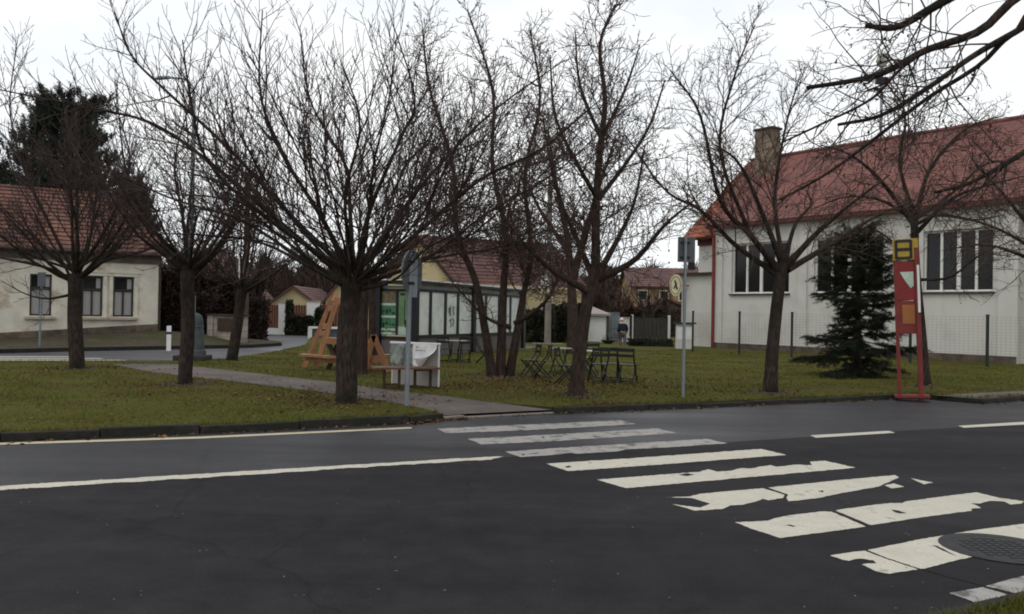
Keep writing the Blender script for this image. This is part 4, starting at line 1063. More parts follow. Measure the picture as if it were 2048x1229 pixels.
# small sign in front of the old house
p = G(79, 695, 0.12)
t = thing('road_sign', 'thin grey post with small box sign before the left window of the old house', 'road sign', (p.x, p.y, 0.10))
zt = D(82, 545, p.y).z - .10
b = MB(); b.tube([(0, 0, 0), (0.03, 0, zt)], .04, 10); b.build('post', M['grey_metal'], t)
b = MB(); b.box((.06, -.06, zt - .28), (.30, .06, .56)); b.build('panel', M['sign_back'], t, bevel=.01)
b = MB(); b.box((.06, -.07, zt - .66), (.5, .05, .07)); b.build('plate', M['dark_frame'], t)
# delineator post
p = G(338, 701, .12)
t = thing('delineator_post', 'short white roadside post with a black band on the verge', 'post', (p.x, p.y, .10))
h = D(338, 652, p.y).z - .10
b = MB(); b.prism([(-.085, -.05), (.085, -.05), (.05, .06), (-.05, .06)], 0, h); b.build('post', M['white'], t)
b = MB(); b.prism([(-.09, -.055), (.09, -.055), (.055, .065), (-.055, .065)], h * .66, h * .76); b.build('band', M['black'], t)
# memorial stone
p = G(386, 721, LZ)
t = thing('stone_pillar', 'grey green stone pillar with rounded top on a dark slab, behind a trunk', 'monument', (p.x, p.y, LZ))
hh = D(388, 626, p.y).z - LZ; sc_ = p.y / F_PX
b = MB(); b.box((-.05, .1, .08), (.98, .8, .16)); b.build('base', M['stone_dark'], t, bevel=.03)
b = MB()
prof = [(.36, .16), (.35, .30), (.31, .34), (.285, hh * .55), (.26, hh * .68), (.275, hh * .70), (.255, hh * .74), (.245, hh * .86), (.20, hh * .94), (.11, hh * .985), (.02, hh)]
b.tube([(0, 0.1, z) for r, z in prof], [r for r, z in prof], 20); b.build('shaft', M['stone_teal'], t, smooth=False)
b = MB(); b.tube([(0, .1, hh), (0, .1, hh + .55)], .012, 6); b.build('rod', M['grey_metal'], t)
# walled notice with a dark board
Yn = 41.0
n0, n1 = D(416, 690, Yn), D(484, 690, Yn - 1.5)
t = thing('stone_wall', 'short pale block wall with a dark board set in it and dark coping', 'wall', (n0.x, n0.y, .1), math.atan2(n1.y - n0.y, n1.x - n0.x))
wl_ = (n1 - n0).length; hw = D(430, 632, Yn).z - .1
b = MB(); b.box((wl_ / 2, .15, hw / 2 - .2), (wl_, .3, hw + .4)); b.box((.22, -.02, hw / 2 - .2), (.44, .1, hw + .4)); b.build('wall', M['stone_pale'], t)
b = MB(); b.box((wl_ / 2, .14, hw + .04), (wl_ + .12, .46, .09)); b.build('coping', M['wood_dark'], t)
b = MB(); b.box((wl_ * .58, -.03, hw * .68), (wl_ * .56, .07, hw * .46)); b.build('board', M['wood_dark'], t)
# fence of red brown boards with white pillars in front of the garage
Yq = 60.0
for k, (x, yt) in enumerate(((519, 604), (566, 606), (627, 604))):
    a = D(x, yt, Yq); wp = .5 if k < 2 else .85
    t = thing('fence_pillar', ('white fence pillar at the left end of the red brown fence', 'white fence pillar in the middle of the red brown fence beside the hedge', 'broad white fence pillar under the right end of the garage gable')[k], 'pillar', (a.x, Yq, 0), group='white pillars of the board fence')
    b = MB(); b.box((0, 0, a.z / 2), (wp, .4, a.z)); b.build('shaft', M['white'], t)
    b = MB(); b.box((0, 0, a.z + .03), (wp + .1, .5, .08)); b.build('cap', M['flat_roof'], t)
for x0, x1, lab in ((523, 562, 'red brown board fence on a low white wall left of the hedge'), (570, 622, 'red brown board fence panel behind the dark hedge'), (634, 690, 'red brown board fence behind the tall wooden ladder frame')):
    a, c = D(x0, 610, Yq), D(x1, 610, Yq)
    t = thing('board_fence', lab, 'fence', ((a.x + c.x) / 2, Yq, 0))
    b = MB(); nb_ = max(4, int((c.x - a.x) / .17))
    for i in range(nb_):
        x = -(c.x - a.x) / 2 + (i + .5) * (c.x - a.x) / nb_; b.box((x, 0, .45 + (a.z - .45) / 2 + rnd.uniform(-.02, .02)), ((c.x - a.x) / nb_ - .02, .03, a.z - .45))
    b.build('boards', M['fence_red'], t)
    b = MB(); b.box((0, 0, .22), (c.x - a.x, .3, .44)); b.build('low_wall', M['white'], t)
# white edged planter box by the road
a, c = D(616, 700, 52), D(690, 700, 52)
t = thing('low_counter', 'low dark counter with a white edge standing behind the ladder frame', 'counter', ((a.x + c.x) / 2, 52, 0))
zt = D(640, 656, 52).z; wl_ = c.x - a.x
b = MB(); b.box((0, .3, zt / 2), (wl_ - .1, .5, zt - .05)); b.build('body', M['sign_back'], t)
b = MB(); b.box((0, .3, zt), (wl_, .7, .12)); b.box((-wl_ / 2 + .1, .27, zt / 2), (.25, .6, zt)); b.build('edge', M['white'], t)

# ---------------------------------------------------------------- poles and lamps
def pole(name, label, cat, px, pyb, pyt, r0, r1, m, z0=0.0, Y=None):
    p = G(px, pyb, z0) if Y is None else Vector((D(px, pyb, Y).x, Y, z0))
    t = thing(name, label, cat, (p.x, p.y, z0)); zt = D(px, pyt, p.y).z - z0
    b = MB(); b.tube([(0, 0, -.1), (0, 0, zt * .5), (0, 0, zt)], [r0, (r0 + r1) / 2, r1], 14); b.build('pole', m, t)
    return t, zt
t, zt = pole('utility_pole', 'tall grey brown concrete pole carrying the white bus stop plate', 'pole', 1095, 688, 360, .19, .13, M['concrete'], LZ)
b = MB(); b.box((0, 0, .0), (1.7, 1.0, .05)); b.build('footing', M['concrete'], t)
Yp = t.location.y
bs_ = thing('bus_stop_sign', 'small white bus stop plate with dark pictogram on the concrete pole', 'sign', D(1090, 567, Yp - .28))
b = MB(); b.box((0, 0, .12), (.52, .03, .66)); b.build('panel', M['sign_back'], bs_)
b = MB(); b.box((0, -.02, .14), (.44, .012, .56)); pl = b.build('face', M['white'], bs_)
b = MB()
b.box((0, -.032, .14), (.27, .01, .07)); b.box((-.15, -.032, .14), (.03, .01, .36)); b.box((.15, -.032, .14), (.03, .01, .36)); b.box((0, -.032, -.03), (.33, .01, .03)); b.box((0, -.032, .31), (.33, .01, .03)); b.build('pictogram', M['black'], pl)
b = MB(); b.box((0, 0, -.40), (.50, .03, .34)); b.build('timetable', M['cream'], bs_)
b = MB(); b.bar((.1, .03, .2), (.1, .2, .2), .04, .04); b.bar((.1, .03, -.3), (.1, .2, -.3), .04, .04); b.build('bracket', M['iron'], bs_)

t, zt = pole('street_lamp', 'tall grey street lamp with a thin curved arm reaching left over the street', 'street lamp', 378, 690, 190, .13, .07, M['grey_metal'], 0.1, Y=36.5)
ax = -(1.72)
b = MB(); b.tube([(0, 0, zt - .05), (-.05, 0, zt + .35), (-.35, 0, zt + .68), (-1.0, 0, zt + .72)], .045, 8); b.build('arm', M['grey_metal'], t)
b = MB(); b.tube([(-.95, 0, zt + .72), (-1.1, 0, zt + .73), (-1.5, 0, zt + .70), (-1.75, 0, zt + .66)], [.04, .07, .09, .04], 10); b.build('lamp_head', M['grey_metal'], t)
t, zt = pole('utility_pole', 'brown wooden pole with a pale stay at the corner of the back road', 'pole', 489, 688, 345, .17, .12, M['pole_wood'], 0.0, Y=42)
b = MB(); b.bar((-.32, -.1, 0), (-.30, -.1, 4.2), .05, .05); b.build('stay', M['white'], t)
b = MB(); b.box((0, 0, zt - .1), (.5, .2, .12)); b.build('crossarm', M['pole_wood'], t)
t, zt = pole('siren_mast', 'thin mast with a pale box on top rising behind the hall roof', 'mast', 1757, 600, 118, .12, .09, M['grey_metal'], 0.0, Y=58)
b = MB(); b.tube([(0, 0, zt - .55), (.02, 0, zt - .2), (.1, 0, zt + .3), (.12, 0, zt + .38)], [.2, .42, .36, .1], 14); b.build('horn', M['horn'], t)
b = MB(); b.box((.0, 0, zt - 1.5), (.75, .4, .42)); b.box((-.2, 0, zt - 2.1), (.5, .3, .12)); b.build('equipment_box', M['iron'], t)

# ---------------------------------------------------------------- red and yellow bus stop totem
pA, pB = G(1800, 792, LZ), G(1842, 793, LZ)
c0 = (pA + pB) / 2; Yp = c0.y; uu = (pB - pA); wT = uu.length
t = thing('bus_stop_totem', 'tall red bus stop stand with yellow emblem on top and two red legs', 'bus stop', (c0.x, c0.y, LZ), math.atan2(uu.y, uu.x) - .32)
t.rotation_euler = (0, math.radians(-2.6), math.atan2(uu.y, uu.x) - .32)
hT = D(1812, 478, Yp).z - LZ
W2 = wT / 2 - .01
b = MB(); b.box((-W2, 0, hT * .5 - .2), (.075, .12, hT)); b.build('leg', M['red_metal'], t, bevel=.008)
b = MB(); b.box((W2, 0, hT * .5 - .2), (.095, .20, hT)); b.build('leg', M['red_metal'], t, bevel=.008)
z1 = hT * .865
b = MB(); b.box((0, 0, (z1 + hT) / 2 - .0), (wT + .06, .17, hT - z1)); top_ = b.build('top_panel', M['yellow_paint'], t, bevel=.006)
b = MB()
zc_ = (z1 + hT) / 2; ph = (hT - z1); pw = wT * .66
for z in (-.40, 0, .40): b.box((-.04, -.09, zc_ + z * ph), (pw, .012, .07 if z == 0 else .06))
for x in (-1, 1): b.box((-.04 + x * pw / 2, -.09, zc_), (.06, .012, ph * .86))
b.build('emblem', M['black'], top_)
b = MB(); b.box((0, 0, hT * .735), (wT - .02, .10, hT * .25)); pnl = b.build('red_panel', M['red_paint'], t, bevel=.006)
b = MB(); b.add([(-.13, -.056, hT * .79), (.14, -.056, hT * .79), (.14, -.056, hT * .70), (.08, -.056, hT * .685), (-.03, -.056, hT * .735)], [(0, 1, 2, 3, 4)]); b.build('torn_poster', M['poster_pale'], pnl)
b = MB(); b.box((0, 0, hT * .50), (wT - .02, .10, hT * .21)); low = b.build('lower_panel', M['red_metal'], t, bevel=.006)
b = MB(); b.box((.02, -.056, hT * .52), (wT * .55, .012, hT * .12)); b.build('timetable', M['orange_paint'], low)
b = MB(); b.box((W2 + .02, -.108, hT * .68), (.05, .012, hT * .30)); b.build('white_strip', M['white'], t)
b = MB(); b.box((.03, 0, .0), (wT + .25, .42, .05)); b.build('base_plate', M['red_metal'], t)

# ---------------------------------------------------------------- green mesh fence in front of the hall
FP = [(1262, 690, 632), (1287, 693, 628), (1385, 704, 634), (1478, 710, 635), (1583, 716, 635), (1820, 726, 636), (1974, 734, 637), (2140, 744, 638)]
fence = thing('mesh_fence', 'low dark green wire mesh fence on posts along the foot of the white hall', 'fence', G(FP[0][0], FP[0][1], LZ))
fo_ = fence.location.copy(); tops = []
for px, pyb, pyt in FP:
    p = G(px, pyb, LZ); zt = min(2.15, D(px, pyt, p.y).z - LZ); zt = 1.9 if px > 1380 else zt; tops.append((p, zt))
    b = MB(); b.box(p - fo_ + Vector((0, 0, zt / 2)), (.085, .085, zt)); b.box(p - fo_ + Vector((0, 0, zt + .02)), (.11, .11, .04)); b.build('post', M['fence_green'], fence)
vs = []; fs = []
def wire(p, q, r=.0022):
    d = (q - p).normalized(); s = Vector((-d.y, d.x, 0)); s = s.normalized() * r if s.length > .01 else Vector((r, 0, 0))
    n_ = d.cross(s).normalized() * r; k = len(vs)
    vs.extend([p + s, p - s + n_, p - n_, q + s, q - s + n_, q - n_]); fs.extend([(k, k + 1, k + 4, k + 3), (k + 1, k + 2, k + 5, k + 4), (k + 2, k, k + 3, k + 5)])
for (p, zp), (q, zq) in zip(tops, tops[1:]):
    for i in range(17): wire(p - fo_ + Vector((0, 0, .05 + (zp - .1) * i / 16)), q - fo_ + Vector((0, 0, .05 + (zq - .1) * i / 16)))
    nv = int((q - p).length / .16)
    for i in range(1, nv):
        m_ = p.lerp(q, i / nv) - fo_; wire(m_ + Vector((0, 0, .05)), m_ + Vector((0, 0, zp + (zq - zp) * i / nv - .05)))
mesh_np('wire_mesh', np.array([tuple(v) for v in vs]), np.array(fs), M['mesh_wire'], fence)
# utility cabinet and rail by the wing
p = G(1368, 698, LZ)
t = thing('utility_cabinet', 'small white utility cabinet with overhanging top at the corner of the hall', 'cabinet', (p.x, p.y, LZ), -.3)
sc_ = p.y / F_PX; hh = (698 - 648) * sc_; wd = 34 * sc_
b = MB(); b.box((0, .2, hh / 2), (wd, .45, hh)); b.build('body', M['stucco'], t)
for s in (-1, 1):
    b = MB(); b.box((s * wd * .24, -.035, hh * .62), (wd * .40, .02, hh * .5)); b.build('door', M['white'], t)
b = MB(); b.box((0, .2, hh + .03), (wd + .25, .7, .08)); b.build('top', M['stone_dark'], t)
# gate between the garage and the fence
p = G(1226, 676, LZ); Yg = 54
a, c = D(1213, 640, Yg), D(1238, 640, Yg)
t = thing('metal_gate', 'grey blue metal gate panel beside the white garage', 'gate', ((a.x + c.x) / 2, Yg, LZ))
wd = c.x - a.x; hz = D(1226, 626, Yg).z - LZ
b = MB(); b.box((0, 0, hz / 2), (wd, .03, hz)); b.build('sheet', M['gate_blue'], t)
b = MB()
for x in (-wd / 2, 0, wd / 2): b.box((x, -.03, hz / 2), (.05, .05, hz))
for z in (.1, hz * .5, hz): b.box((0, -.035, z), (wd, .05, .05))
b.build('frame', M['grey_metal'], t)
a, c = D(1238, 640, Yg), D(1259, 640, Yg); hz = D(1240, 637, Yg).z
t = thing('pale_wall', 'pale plastered wall behind the walking person', 'wall', ((a.x + c.x) / 2, Yg + .1, 0))
b = MB(); b.box((0, 0, hz / 2), (c.x - a.x, .2, hz)); b.build('wall', M['stucco'], t)
b = MB(); b.box((0, 0, hz + .04), (c.x - a.x + .06, .3, .08)); b.build('coping', M['flat_roof'], t)
a, c = D(1264, 640, 60), D(1338, 640, 60); hz = D(1300, 636, 60).z
t = thing('dark_hoarding', 'dark green grey panel fence far behind the mesh fence', 'fence', ((a.x + c.x) / 2, 60, 0))
b = MB()
for i in range(9): b.box((-(c.x - a.x) / 2 + (i + .5) * (c.x - a.x) / 9, 0, hz / 2), ((c.x - a.x) / 9 - .03, .05, hz - .03 * (i % 3)))
b.build('panel', M['stone_dark'], t)
b = MB()
for x in (-1, 1): b.box((x * (c.x - a.x) / 2, -.05, hz / 2 + .1), (.16, .14, hz + .2))
b.build('post', M['white'], t)
# flat planter bowl
p = G(1216, 688, LZ)
t = thing('planter_bowl', 'low dark bowl planter on the grass beside the white garage', 'planter', (p.x, p.y, LZ))
b = MB(); b.tube([(0, 0, 0), (0, 0, .05), (0, 0, .18), (0, 0, .22)], [.18, .25, .42, .44], 20); b.build('bowl', M['stone_dark'], t)
b = MB()
for k in range(26):
    a = rnd.uniform(0, 6.28); r = rnd.uniform(0, .3); b.bar((r * math.cos(a), r * math.sin(a), .2), (r * 1.5 * math.cos(a), r * 1.5 * math.sin(a), .2 + rnd.uniform(.1, .35)), .02, .01)
b.build('plant', M['hedge'], t)

# ---------------------------------------------------------------- the person walking away
def skin_figure(name, verts, edges, radii, m, parent, root=0, lv=2):
    me = bpy.data.meshes.new(name); me.from_pydata(verts, edges, []); me.materials.append(m)
    o = bpy.data.objects.new(name, me); C.objects.link(o); o.parent = parent
    sk = o.modifiers.new('skin', 'SKIN'); sk.use_smooth_shade = True
    for i, r in enumerate(radii):
        r = r if hasattr(r, '__len__') else (r, r)
        me.skin_vertices[0].data[i].radius = r
    me.skin_vertices[0].data[root].use_root = True
    s = o.modifiers.new('sub', 'SUBSURF'); s.levels = lv; s.render_levels = lv
    return o
pp = G(1245, 695, LZ)
ps = thing('person', 'person in a dark blue jacket and white cap walking beyond the chairs', 'person', (pp.x, pp.y, LZ), math.radians(-160))
k = 1.48 / 1.62
V = [(0, 0, .86), (0, -.02, 1.05), (0, -.06, 1.25), (0, -.09, 1.36), (0, -.13, 1.45), (0, -.15, 1.55),
     (.09, 0, .80), (.10, -.10, .46), (.10, -.02, .08), (.10, -.16, .03), (-.09, 0, .80), (-.10, .06, .46), (-.10, .20, .10), (-.10, .08, .03),
     (.19, -.05, 1.30), (.27, .02, 1.06), (.24, -.12, .86), (.23, -.16, .77), (-.19, -.05, 1.30), (-.27, .04, 1.06), (-.24, -.06, .84), (-.23, -.10, .75)]
V = [(x * k, y * k, z * k) for x, y, z in V]
E_ = [(0, 1), (1, 2), (2, 3), (3, 4), (4, 5), (0, 6), (6, 7), (7, 8), (8, 9), (0, 10), (10, 11), (11, 12), (12, 13), (3, 14), (14, 15), (15, 16), (16, 17), (3, 18), (18, 19), (19, 20), (20, 21)]
RR = [(.16, .12), (.16, .13), (.18, .13), (.09, .09), .055, (.08, .10), .095, .07, .05, (.045, .035), .095, .07, .05, (.045, .035), .07, .05, .038, .035, .07, .05, .038, .035]
body = skin_figure('body', V, E_, RR, M['skin'], ps)
JV = [V[0], V[1], V[2], V[3], V[14], V[15], V[16], V[18], V[19], V[20]]
JE = [(0, 1), (1, 2), (2, 3), (3, 4), (4, 5), (5, 6), (3, 7), (7, 8), (8, 9)]
skin_figure('jacket', JV, JE, [(.215, .165), (.21, .17), (.225, .165), (.14, .12), .10, .08, .062, .10, .08, .062], M['cloth_navy'], ps)
TV = [V[0], V[6], V[7], V[8], V[10], V[11], V[12]]
skin_figure('trousers', TV, [(0, 1), (1, 2), (2, 3), (0, 4), (4, 5), (5, 6)], [(.18, .14), .12, .092, .072, .12, .092, .072], M['cloth_grey'], ps)
b = MB(); hx = Vector(V[5])
b.tube([hx + Vector((0, 0.02, -.005)), hx + Vector((0, .015, .05)), hx + Vector((0, .01, .10)), hx + Vector((0, 0, .125))], [.112, .115, .085, .02], 14); b.box(hx + Vector((0, -.12, .0)), (.15, .10, .015)); b.build('cap', M['cloth_white'], ps, smooth=False)
b = MB(); b.box(hx + Vector((0, -.095, -.03)), (.028, .03, .045))
for s in (-1, 1): b.box(hx + Vector((s * .09, .0, -.02)), (.02, .04, .06))
b.build('face', M['skin'], ps)
bg = thing('bag', 'pale shopping bag held at the left side of the walking person', 'bag', Vector((pp.x - .34, pp.y - .05, LZ + .70)))
b = MB(); b.prism([(-.13, -.05), (.13, -.05), (.15, .06), (-.14, .05)], -.26, .06); b.build('sack', M['cloth_grey'], bg, bevel=.03)
b = MB(); b.tube([(-.08, 0, .05), (-.03, 0, .16), (.03, 0, .16), (.08, 0, .05)], .01, 6); b.build('handle', M['cloth_grey'], bg)

# ================================================================== TREES AND GREENERY
def tubes_mesh(name, polys, m, parent, smooth=True, extra=None):
    """polys: list of (points, radii, sides). One mesh from all of them, batched by size."""
    groups = {}
    for pts, rad, n in polys: groups.setdefault((len(pts), n), []).append((pts, rad))
    VV, FF = [], []; base = 0
    for (k, n), L_ in groups.items():
        P = np.array([p for p, _ in L_], dtype=np.float64); R = np.array([r for _, r in L_], dtype=np.float64)
        T = np.gradient(P, axis=1); T /= np.linalg.norm(T, axis=2, keepdims=True) + 1e-9
        d = P[:, -1] - P[:, 0]; ref = np.where(np.abs(d[:, 2:3]) > 0.8 * np.linalg.norm(d, axis=1, keepdims=True), np.array([[1., 0.13, 0]]), np.array([[0.11, 0., 1.]]))
        N = np.cross(T, ref[:, None, :]); N /= np.linalg.norm(N, axis=2, keepdims=True) + 1e-9
        Bn = np.cross(T, N)
        a = np.arange(n) * 2 * np.pi / n
        ringv = P[:, :, None, :] + R[:, :, None, None] * (N[:, :, None, :] * np.cos(a)[None, None, :, None] + Bn[:, :, None, :] * np.sin(a)[None, None, :, None])
        m_ = len(L_); VV.append(ringv.reshape(-1, 3))
        i = np.arange(k - 1)[:, None] * n; j = np.arange(n)[None, :]; j2 = (j + 1) % n
        q = np.stack([i + j, i + j2, i + n + j2, i + n + j], axis=-1).reshape(-1, 4)
        FF.append((q[None] + (np.arange(m_) * k * n)[:, None, None] + base).reshape(-1, 4)); base += m_ * k * n
    v = np.concatenate(VV); f = np.concatenate(FF); mi = None
    if extra is not None:
        ev, ef = extra; f = np.concatenate([f, ef + len(v)]); v = np.concatenate([v, ev]); mi = np.zeros(len(f), dtype=np.int32); mi[-len(ef):] = 1
    return mesh_np(name, v, f, m, parent, smooth, mi)

class Grow:
    """Grows bare branches; every branch is a polyline with radii."""
    def __init__(s, seed, rmin=0.006, up=0.06, wig=0.10, dens=(3.2, 4.5, 6.0), ratio=(0.42, 0.45, 0.45), ang=(28, 50), maxlev=3, curl=0.0, zmin=None, lift=0.12, lmin=0.12, sides=(7, 5, 3, 3)):
        s.r = random.Random(seed); s.out = []; s.rmin = rmin; s.up = up; s.wig = wig; s.dens = dens; s.ratio = ratio; s.ang = ang; s.maxlev = maxlev; s.curl = curl; s.tips = []; s.zmin = zmin; s.lmin = lmin; s.lift = lift; s.sides = sides
    def path(s, p, d, ln, n, up, wig):
        pts = [p]; x, y, z = p; dx, dy, dz = d; st = ln / n; g = s.r.gauss
        for _ in range(n):
            dx += g(0, wig); dy += g(0, wig); dz += g(0, wig) + up
            q = math.sqrt(dx * dx + dy * dy + dz * dz) or 1.0; dx /= q; dy /= q; dz /= q
            x += dx * st; y += dy * st; z += dz * st; pts.append((x, y, z))
        return pts
    def branch(s, p, d, ln, r0, lev, r1=None):
        n = (9, 6, 4, 3)[min(lev, 3)]
        up = s.up * (1.0 if lev < 2 else 1.3)
        pts = s.path(p, d, ln, n, up, s.wig * (1 + .4 * lev))
        s.add_poly(pts, r0, lev, ln, r1)
    def add_poly(s, pts, r0, lev, ln=None, r1=None, t0=None, cl=None):
        n = len(pts) - 1
        if ln is None: ln = sum(math.dist(pts[i], pts[i + 1]) for i in range(n))
        r1 = max(s.rmin * .75, r0 * 0.18) if r1 is None else r1
        rad = [r0 + (r1 - r0) * (i / n) ** 0.85 for i in range(n + 1)]
        s.out.append((pts, rad, s.sides[min(lev, 3)]))
        if lev >= s.maxlev: s.tips.append(pts[-1]); return
        rr = s.r; cnt = int(ln * s.dens[lev] + rr.random()); ph = rr.uniform(0, 6.28)
        t0 = (0.22 if lev == 0 else 0.12) if t0 is None else t0
        for k in range(cnt):
            t = t0 + (1 - t0) * (k + rr.random()) / max(1, cnt)
            f = min(t * n, n - 1e-4); i = int(f); u = f - i
            a, b_ = pts[i], pts[i + 1]
            q = (a[0] + (b_[0] - a[0]) * u, a[1] + (b_[1] - a[1]) * u, a[2] + (b_[2] - a[2]) * u)
            dv = Vector((b_[0] - a[0], b_[1] - a[1], b_[2] - a[2])).normalized()
            ph += 2.4 + rr.uniform(-.5, .5); th = math.radians(rr.uniform(*s.ang))
            sv = dv.orthogonal().normalized(); sv = Matrix.Rotation(ph, 3, dv) @ sv
            nd = dv * math.cos(th) + sv * math.sin(th); nd.z += s.lift
            nd.normalize()
            cln = (cl if cl else ln) * s.ratio[lev] * (1.12 - 0.75 * t) * rr.uniform(.6, 1.35)
            if lev == 0: cln = min(cln, 2.6)
            if cln < s.lmin: continue
            cr = max(s.rmin, min(rad[i] * .62, 0.0072 * cln + s.rmin * .6))
            s.branch(q, (nd.x, nd.y, nd.z), cln, cr, lev + 1)

def smooth_path(pts, n):
    """Catmull-Rom through pts, n points."""
    P = [Vector(p) for p in pts]; P = [P[0] * 2 - P[1]] + P + [P[-1] * 2 - P[-2]]; out = []
    m_ = len(P) - 3
    for i in range(n):
        t = i / (n - 1) * m_; k = min(int(t), m_ - 1); u = t - k
        a, b_, c, d = P[k:k + 4]
        out.append(tuple(0.5 * ((2 * b_) + (c - a) * u + (2 * a - 5 * b_ + 4 * c - d) * u * u + (3 * b_ - a - 3 * c + d) * u ** 3)))
    return out

def leaf_bits(tips, rng, size=.035, count=1, drop=.05):
    v = []; f = []
    for p in tips:
        for _ in range(count):
            c = Vector(p) + Vector((rng.gauss(0, drop), rng.gauss(0, drop), rng.gauss(0, drop) - drop * .5))
            M3 = Euler((rng.uniform(0, 6.28), rng.uniform(0, 6.28), rng.uniform(0, 6.28))).to_matrix(); s = size * rng.uniform(.6, 1.5)
            k = len(v); v += [tuple(c + M3 @ Vector(q)) for q in ((-s, 0, 0), (0, -s * .5, s * .25), (s, 0, 0), (0, s * .5, s * .2))]; f.append((k, k + 1, k + 2, k + 3))
    return (np.array(v), np.array(f)) if v else None

def street_tree(label, base_px, fork_px, r0, r1, seed, boughs=(), nrand=14, spread=2.6, height=4.0, el=(22, 80), Yb=None, group='bare trees on the lawn', z0=LZ, lean=None, grow=None, barkm='bark', twigm='twig', trunk_pts=None, leaf=0, name='bare_tree', br=0.055, knuckle=True):
    p = G(base_px[0], base_px[1], z0) if Yb is None else Vector((D(base_px[0], base_px[1], Yb).x, Yb, z0))
    Y = p.y; rr = random.Random(seed * 31 + 5)
    t = thing(name, label, 'tree', p, group=group)
    fk = D(fork_px[0], fork_px[1], Y) - p
    tp = [(0, 0, -.05), (0, 0, .06), (fk.x * .12, 0, .30), (fk.x * .45 + rr.gauss(0, .02), rr.gauss(0, .03), fk.z * .5), (fk.x * .8, rr.gauss(0, .03), fk.z * .82), (fk.x, 0, fk.z)] if trunk_pts is None else trunk_pts
    path = smooth_path(tp, 16)
    rad = [r1 + (r0 - r1) * (1 - i / 15) for i in range(16)]
    rad[0] = r0 * 1.32; rad[1] = r0 * 1.15; rad[2] = r0 * 1.05
    if knuckle: rad[-1] = r1 * 1.18; rad[-2] = r1 * 1.14; rad[-3] = r1 * 1.05
    trunk = [(path, rad, 14)]
    g = Grow(seed, **(grow or {}))
    for bg_ in boughs:
        r_b = bg_[0]; pts = [D(x, y, Y + dy) - p for x, y, dy in bg_[1]]
        ln = sum((pts[i + 1] - pts[i]).length for i in range(len(pts) - 1))
        g.add_poly(smooth_path(pts, max(8, int(ln * 4))), r_b, 0, ln, cl=min(ln, 4.5))
    for k in range(nrand):
        az = 2 * math.pi * (k * 0.618 + rr.uniform(-.06, .06)); e_ = math.radians(rr.uniform(*el)) if k % 3 else math.radians(rr.uniform(el[0], (el[0] + el[1]) / 2))
        ln = 1.0 / math.sqrt((math.cos(e_) / spread) ** 2 + (math.sin(e_) / height) ** 2) * rr.uniform(.8, 1.08)
        zo = rr.uniform(-.22, .12); o = (fk.x + math.cos(az) * r1 * .5, fk.y + math.sin(az) * r1 * .5, fk.z + zo)
        g.branch(o, (math.cos(e_) * math.cos(az), math.cos(e_) * math.sin(az), math.sin(e_)), ln, br * rr.uniform(.65, 1.15), 0)
    big = [q for q in g.out if q[2] == g.sides[0]]; small = [q for q in g.out if q[2] != g.sides[0]]
    tubes_mesh('trunk', trunk + big, M[barkm], t)
    ex = leaf_bits(rr.sample(g.tips, min(len(g.tips), leaf)), rr) if leaf else None
    tubes_mesh('crown', small, [M[twigm], M['brownleaf']] if ex else M[twigm], t, extra=ex)
    return t

# main tree by the footpath: broad vase of boughs reaching across half the picture
street_tree('big bare tree with thick trunk and a wide vase of boughs beside the footpath', (692, 806), (703, 556), .205, .175, 11, boughs=[
    (0.058, [(695, 560, 0), (600, 480, -.3), (450, 350, -.6), (310, 250, -.8), (170, 215, -.9), (0, 180, -1.0)]),
    (0.055, [(700, 545, 0), (590, 440, .2), (460, 300, .4), (330, 180, .5), (262, 110, .5), (230, 25, .5)]),
    (0.043, [(692, 570, 0), (600, 515, .6), (480, 440, 1.0), (350, 400, 1.3), (180, 330, 1.5), (40, 300, 1.6)]),
    (0.039, [(690, 575, 0), (620, 535, -.8), (520, 485, -1.5), (400, 470, -2.0), (280, 468, -2.3)]),
    (0.055, [(700, 540, 0), (640, 430, -.5), (560, 300, -.8), (520, 180, -1.0), (525, 20, -1.1)]),
    (0.051, [(706, 535, 0), (700, 420, .4), (690, 330, .6), (620, 200, .8), (600, 60, .8)]),
    (0.051, [(712, 540, 0), (740, 420, -.3), (800, 280, -.6), (830, 200, -.8), (790, 60, -.9)]),
    (0.055, [(715, 548, 0), (790, 440, .5), (880, 330, .9), (990, 220, 1.2), (1130, 120, 1.4)]),
    (0.055, [(718, 560, 0), (830, 470, -.4), (960, 360, -.8), (1080, 300, -1.1), (1200, 200, -1.2)]),
    (0.043, [(720, 572, 0), (850, 520, .8), (970, 430, 1.3), (1090, 360, 1.6), (1180, 290, 1.7)]),
    (0.035, [(722, 580, 0), (790, 560, -.9), (850, 500, -1.5), (930, 460, -1.8)]),
    (0.047, [(700, 545, 0), (560, 455, -1.2), (420, 330, -1.8), (380, 190, -2.0), (365, 80, -2.1)]),
    (0.043, [(708, 540, 0), (690, 400, -1.2), (720, 250, -1.8), (680, 120, -2.0)]),
    ], nrand=17, spread=5.2, height=3.9, el=(14, 58), br=.036, grow=dict(rmin=.0046, up=.06, wig=.085, dens=(4.0, 4.4, 5.0), ratio=(.50, .40, .46), ang=(22, 52), lift=.16))
